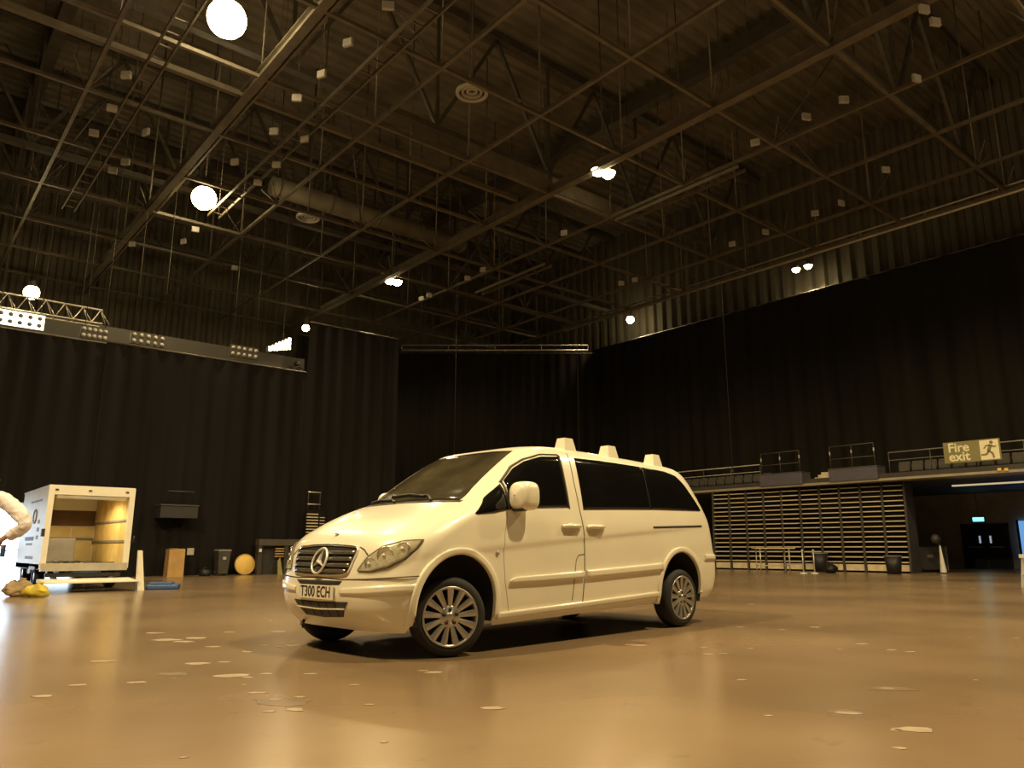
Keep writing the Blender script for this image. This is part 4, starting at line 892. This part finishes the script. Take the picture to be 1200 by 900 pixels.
# balcony over it
bl = struct(MB().box(26.95, 36.0, -7, 27.0, 3.10, 3.30).build('floor_balcony', M_conc)); MB().box(26.2, 27.0, -7, 27.4, 3.06, 3.14).build('edge_trim', mat('edge_trim_paint', (0.34, 0.29, 0.20), 0.5, var=0.2, scale=3), bl)
MB().box(26.22, 27.0, -7, 27.4, 3.14, 3.30).build('balcony_fascia', M_wall_d, bl)
for y0, y1 in ((16.6, 26.0), (-6.0, 11.6)):
    for z, r in ((4.05, .022), (3.78, .014)): MB().tube([(26.75, y0, z), (26.75, y1, z)], r, 6).build('rail_tube', M_alu, bl)
    n = int((y1 - y0) / 1.3)
    for k in range(n + 1):
        y = y0 + (y1 - y0) * k / n; MB().tube([(26.75, y, 3.3), (26.75, y, 4.05)], .016, 6).build('rail_post', M_steel_d, bl)
for lab, y0, y1 in (('violet balcony box left of the steps above the seating', 14.53, 16.28), ('violet balcony box right of the steps above the seating', 11.76, 13.50)):
    t = thing('balcony_box', lab, 'balcony', (26.2, y0, 3.31), group='violet boxes on the balcony'); L = y1 - y0
    MB().box(-.06, .55, 0, L, -.17, .26).build('box_front', M_purple, t); MB().box(-.08, .57, -.02, L + .02, .26, .285).build('top_edge', M_conc, t)
    for z in (.62, 1.07): MB().tube([(0, .08, z), (0, L - .08, z)], .014, 6).build('rail_tube', M_steel_d, t)
    for y in (.08, L / 2, L - .08):
        MB().tube([(0, y, .28), (0, y, 1.07)], .014, 6).build('rail_post', M_steel_d, t); MB().rbox(-.02, .02, y - .02, y + .02, .78, .90, .006, 1).build('post_clamp', M_pale, t)
sp = thing('balcony_steps', 'short flight of tan steps between the two violet balcony boxes', 'steps', (26.9, 13.62, 3.3))
for k in range(3): MB().box(k * .25, k * .25 + .27, 0, .82, .0, .10 + k * .11).build('step', M_slat, sp)
# seats on the balcony
def make_seat():
    t = thing('stadium_seat', 'folded grey plastic seat in the balcony row', 'seat', (0, 0, 0), group='folded seats on the balcony')
    MB().rbox(.10, .15, -.19, .19, .22, .50, .02, 1).build('seat_back', M_seat, t); MB().rbox(.02, .07, -.18, .18, .14, .42, .02, 1).build('seat_pan', M_seat, t)
    MB().box(.05, .12, -.03, .03, 0, .2).build('seat_leg', M_wall_d, t); return t
s0 = make_seat(); first = True
for ki, y in enumerate([16.9 + .44 * k for k in range(9, -1, -1)] + [11.5 - .44 * k for k in range(10)]):
    q = s0 if first else copy_tree(s0); first = False; q.location = (27.6, y, 3.3)
    lab = 'folded grey seat, %s in the balcony row %s' % (nth(ki % 10), 'left of the violet boxes' if y > 14 else 'by the fire exit sign')
    q['label'] = lab; q['group'] = 'balcony seats left of the boxes' if y > 14 else 'balcony seats near the sign'

# fire exit sign
SXX = 26.16
fs = thing('fire_exit_sign', 'large green and cream Fire exit sign on the balcony rail', 'sign', (SXX, 8.80, 3.79))
MB().rbox(0, .04, -.81, .81, -.335, .335, .008, 1).build('sign_board', M_sign, fs)
def onsign(me, name, m_, y, z, dx):
    o = link(name, me, m_, fs); o.matrix_local = Matrix(((0, 0, -1, dx), (-1, 0, 0, y), (0, 1, 0, z), (0, 0, 0, 1))); return o
onsign(text_mesh('Fire', .40, .003, .008), 'sign_lettering', M_signw, .36, .14, -.002); onsign(text_mesh('exit', .40, .003, .008), 'sign_lettering', M_signw, .36, -.145, -.002)
MB().box(-.006, .0, -.77, -.25, -.30, .30).build('pictogram_field', M_signw, fs)
def pbar(a, b, wd): MB().bar((-.009, -.51 - a[0], a[1]), (-.009, -.51 - b[0], b[1]), wd, .008, up=(1, 0, 0)).build('running_figure', M_sign, fs)
MB().disc((-.012, -.51 - .07, .215), .05, 16, 'z', .006)
o = MB().lathe([(.001, 0), (.05, 0), (.05, .006), (.001, .006)], (0, 0, 0), 16, 'z').build('running_figure', M_sign, fs); o.matrix_local = Matrix(((0, 0, -1, -.006), (-1, 0, 0, -.58), (0, 1, 0, .225), (0, 0, 0, 1)))
for a, b, wd in (((.05, .14), (-.03, -.03), .10), ((.04, .14), (-.08, .13), .045), ((-.08, .13), (-.15, .04), .04), ((.06, .14), (.13, .07), .045), ((.13, .07), (.20, .10), .04), ((-.03, -.03), (.08, -.12), .06), ((.08, -.12), (.10, -.26), .055), ((-.03, -.03), (-.08, -.14), .06), ((-.08, -.14), (-.24, -.15), .055)): pbar(a, b, wd)
for y in (-.6, .6): MB().tube([(.05, y, -.4), (.05, y, .36)], .014, 6).build('sign_bracket', M_steel_d, fs)
# two small yellow tags on the rail by the sign
for k, px in enumerate((1171, 1179)):
    p = on_x(px, 550, 26.15); o = MB().box(p.x, p.x + .02, p.y - .05, p.y + .05, p.z - .04, p.z + .04).build('yellow_tag', M_yellow); tag(o, 'left small yellow tag under the fire exit sign' if k == 0 else 'right small yellow tag under the fire exit sign', 'tag')

# ------------------------------------------------------------------ recess under the balcony: doors and lit exit panel
DY0, DY1 = 12.78, 11.18
M_door = mat('dark_teal_door', (0.018, 0.022, 0.024), 0.4, var=0.2, scale=3); M_vis = mat('wired_glass_panel', (0.55, 0.62, 0.66), 0.2, emit=(0.5, 0.62, 0.75), estr=0.35)
for n, y0, y1 in ((1, DY0, 12.0), (2, 11.96, DY1)):
    d = struct(MB().box(35.90, 35.98, y1, y0, .0, 1.72).build('door_%d' % n, M_door)); c = 12.18 if n == 1 else 11.78
    MB().box(35.885, 35.90, c - .035, c + .035, 1.02, 1.32).build('vision_panel', M_vis, d); MB().box(35.87, 35.90, y1 + .12, y0 - .12, .84, .89).build('push_bar', M_alu, d)
struct(MB().box(35.88, 35.99, DY0, DY0 + .1, 0, 1.82).box(35.88, 35.99, DY1 - .1, DY1, 0, 1.82).box(35.88, 35.99, DY1 - .1, DY0 + .1, 1.72, 1.82).build('trim_2', M_wall_d))
ex = thing('exit_light', 'small glowing cyan exit light above the dark double doors', 'exit light', (35.85, 12.12, 2.0))
MB().box(-.03, .05, -.24, .24, -.10, .10).build('light_case', M_dark, ex); MB().box(-.04, -.03, -.21, .21, -.08, .08).build('lit_panel', M_exit, ex); MB().tube([(0, 0, .1), (0, 0, 1.1)], .01, 5).build('light_stem', M_steel_d, ex)
d4 = struct(MB().box(35.86, 35.98, 8.9, 10.72, .35, 1.9).build('door_4', mat('blue_lit_glass', (0.05, 0.1, 0.2), 0.3, emit=(0.12, 0.30, 0.62), estr=0.8)))
MB().box(35.82, 35.86, 10.68, 10.76, 0, 1.95).build('door_frame', M_wall_d, d4)
struct(MB().box(31.0, 31.2, 13.2, 27.4, 0, 3.1).build('wall_partition', M_wall_d))
st_ = thing('strip_light', 'thin pale strip running along the recess ceiling at the right edge', 'strip light', (27.9, 8.5, 2.85)); MB().box(-.05, .05, -3.5, 1.6, 0, .05).build('strip_body', mat('strip_glow', (0.7, 0.62, 0.45), 0.5, emit=(1.0, 0.8, 0.5), estr=0.35), st_)  # unlit strip; its faint glow is added to lift the dark recess
for y in (-3.0, 1.2): MB().tube([(0, y, .05), (0, y, .25)], .012, 5).build('strip_hanger', M_steel_d, st_)

# ------------------------------------------------------------------ things in front of the seating
p = on_z(908, 671.5); tb = thing('metal_trestle', 'light metal trestle frame standing before the tiered seating', 'trestle', (p.x, p.y, 0), -TURN)
MB().box(-.66, .66, -.25, .25, .80, .83).build('trestle_top', M_slat, tb)
for x in (-.52, .45):
    for y in (-.22, .22): MB().tube([(x, y, 0), (x, y, .80)], .018, 6).build('trestle_leg', M_alu, tb)
    MB().tube([(x, -.22, .25), (x, .22, .25)], .012, 6).build('trestle_brace', M_alu, tb)
MB().tube([(-.52, -.22, .25), (.45, -.22, .25)], .012, 6).build('trestle_brace', M_alu, tb)
for px, lab in ((942, 'metal post on a white foot right of the trestle'), (955, 'metal post on a white foot just left of the black bin')):
    p = on_z(px, 672.5); t = thing('barrier_post', lab, 'post', (p.x, p.y, 0))
    MB().lathe([(.001, 0), (.12, 0), (.11, .03), (.03, .05)], seg=18).build('post_foot', M_white, t); MB().tube([(0, 0, .04), (0, 0, .72)], .02, 8).build('post_tube', M_alu, t); MB().lathe([(.001, .78), (.03, .77), (.035, .72), (.02, .70)], seg=12).build('post_cap', M_alu, t)
def round_bin(label, x, y, r=.27, hh=.62):
    t = thing('round_bin', label, 'bin', (x, y, 0)); MB().lathe([(.001, .01), (r * .78, .0), (r, hh), (r * .95, hh), (r * .74, .06), (.001, .05)], seg=22).build('bin_body', M_bin, t)
    MB().lathe([(r * 1.05, hh), (r * 1.07, hh + .03), (r * .97, hh + .04), (r * .96, hh)], seg=22).build('bin_rim', mat('bin_liner_grey', (0.16, 0.15, 0.13), 0.5, var=0.3, scale=8), t)
p = on_z(962, 670.0); round_bin('round black bin before the seating, beside the two posts', p.x, p.y)
p = on_x(1047, 660, 25.6); round_bin('round black bin at the right end of the tiered seating', p.x, p.y, .26, .55)
p = on_z(974, 671.5); lump('bin_bag', 'slumped black rubbish bag beside the round bin at the posts', M_bin, p.x, p.y, .2, .2, .3, 11)
p = on_x(1085, 655, 28.6); fc = thing('flight_case', 'large black flight case right of the tiered seating', 'case', (p.x, p.y, 0), -TURN)
MB().rbox(-.6, .6, -.3, .3, .08, .86, .02, 1).build('case_body', M_dark, fc)
for x in (-.58, .58): MB().box(x - .02, x + .02, -.31, .31, .06, .88).build('case_edge', M_steel_d, fc)
for x in (-.5, .5):
    for y in (-.22, .22): MB().tube([(x - .02, y, .045), (x + .02, y, .045)], .045, 10).build('castor', M_rubber, fc)
MB().box(-.1, .1, -.315, -.3, .5, .6).build('case_catch', M_steel, fc)
p = on_x(1105, 665, 27.2); cs = thing('cloth_stand', 'dark stand draped with a narrow white cloth by the flight case', 'stand', (p.x, p.y, 0), -TURN)
MB().tube([(0, .06, 0), (0, .06, 1.05)], .025, 8).build('stand_pole', M_dark, cs); MB().lathe([(.001, .0), (.17, 0), (.15, .03), (.03, .05)], (0, .06, 0), 16).build('stand_foot', M_dark, cs)
MB().lathe([(.001, 1.28), (.10, 1.24), (.15, 1.12), (.11, 1.0), (.03, .95)], (-.1, .06, 0), 14).build('stand_head', M_dark, cs)
cl = [[(-.02 - .05 * (1 - v) + .03 * math.sin(5 * u + v) , -.02 - .02 * math.cos(8 * u), .04 + .88 * v) if False else ((-.11 + .22 * u) * (1.15 - .85 * v) - .03 * v, -.02 - .025 * math.cos(9 * u), .04 + .86 * v) for u in [k / 8 for k in range(9)]] for v in [k / 8 for k in range(9)]]
MB().grid(cl).build('white_cloth', M_white, cs)
p = on_z(1207, 690); wt = thing('white_trestle', 'white folding trestle leg at the right edge of the picture', 'trestle', (p.x, p.y, 0), -TURN)
MB().box(-.10, 1.3, -.06, .06, .62, .70).build('trestle_top', M_white, wt)
for x in (0.02, 1.15):
    for s in (-1, 1): MB().bar((x, s * .25, 0), (x - .06, s * .03, .62), .05, .04).build('trestle_leg', M_white, wt)
    MB().bar((x - .03, -.14, .3), (x - .03, .14, .3), .03, .03).build('trestle_brace', M_white, wt)
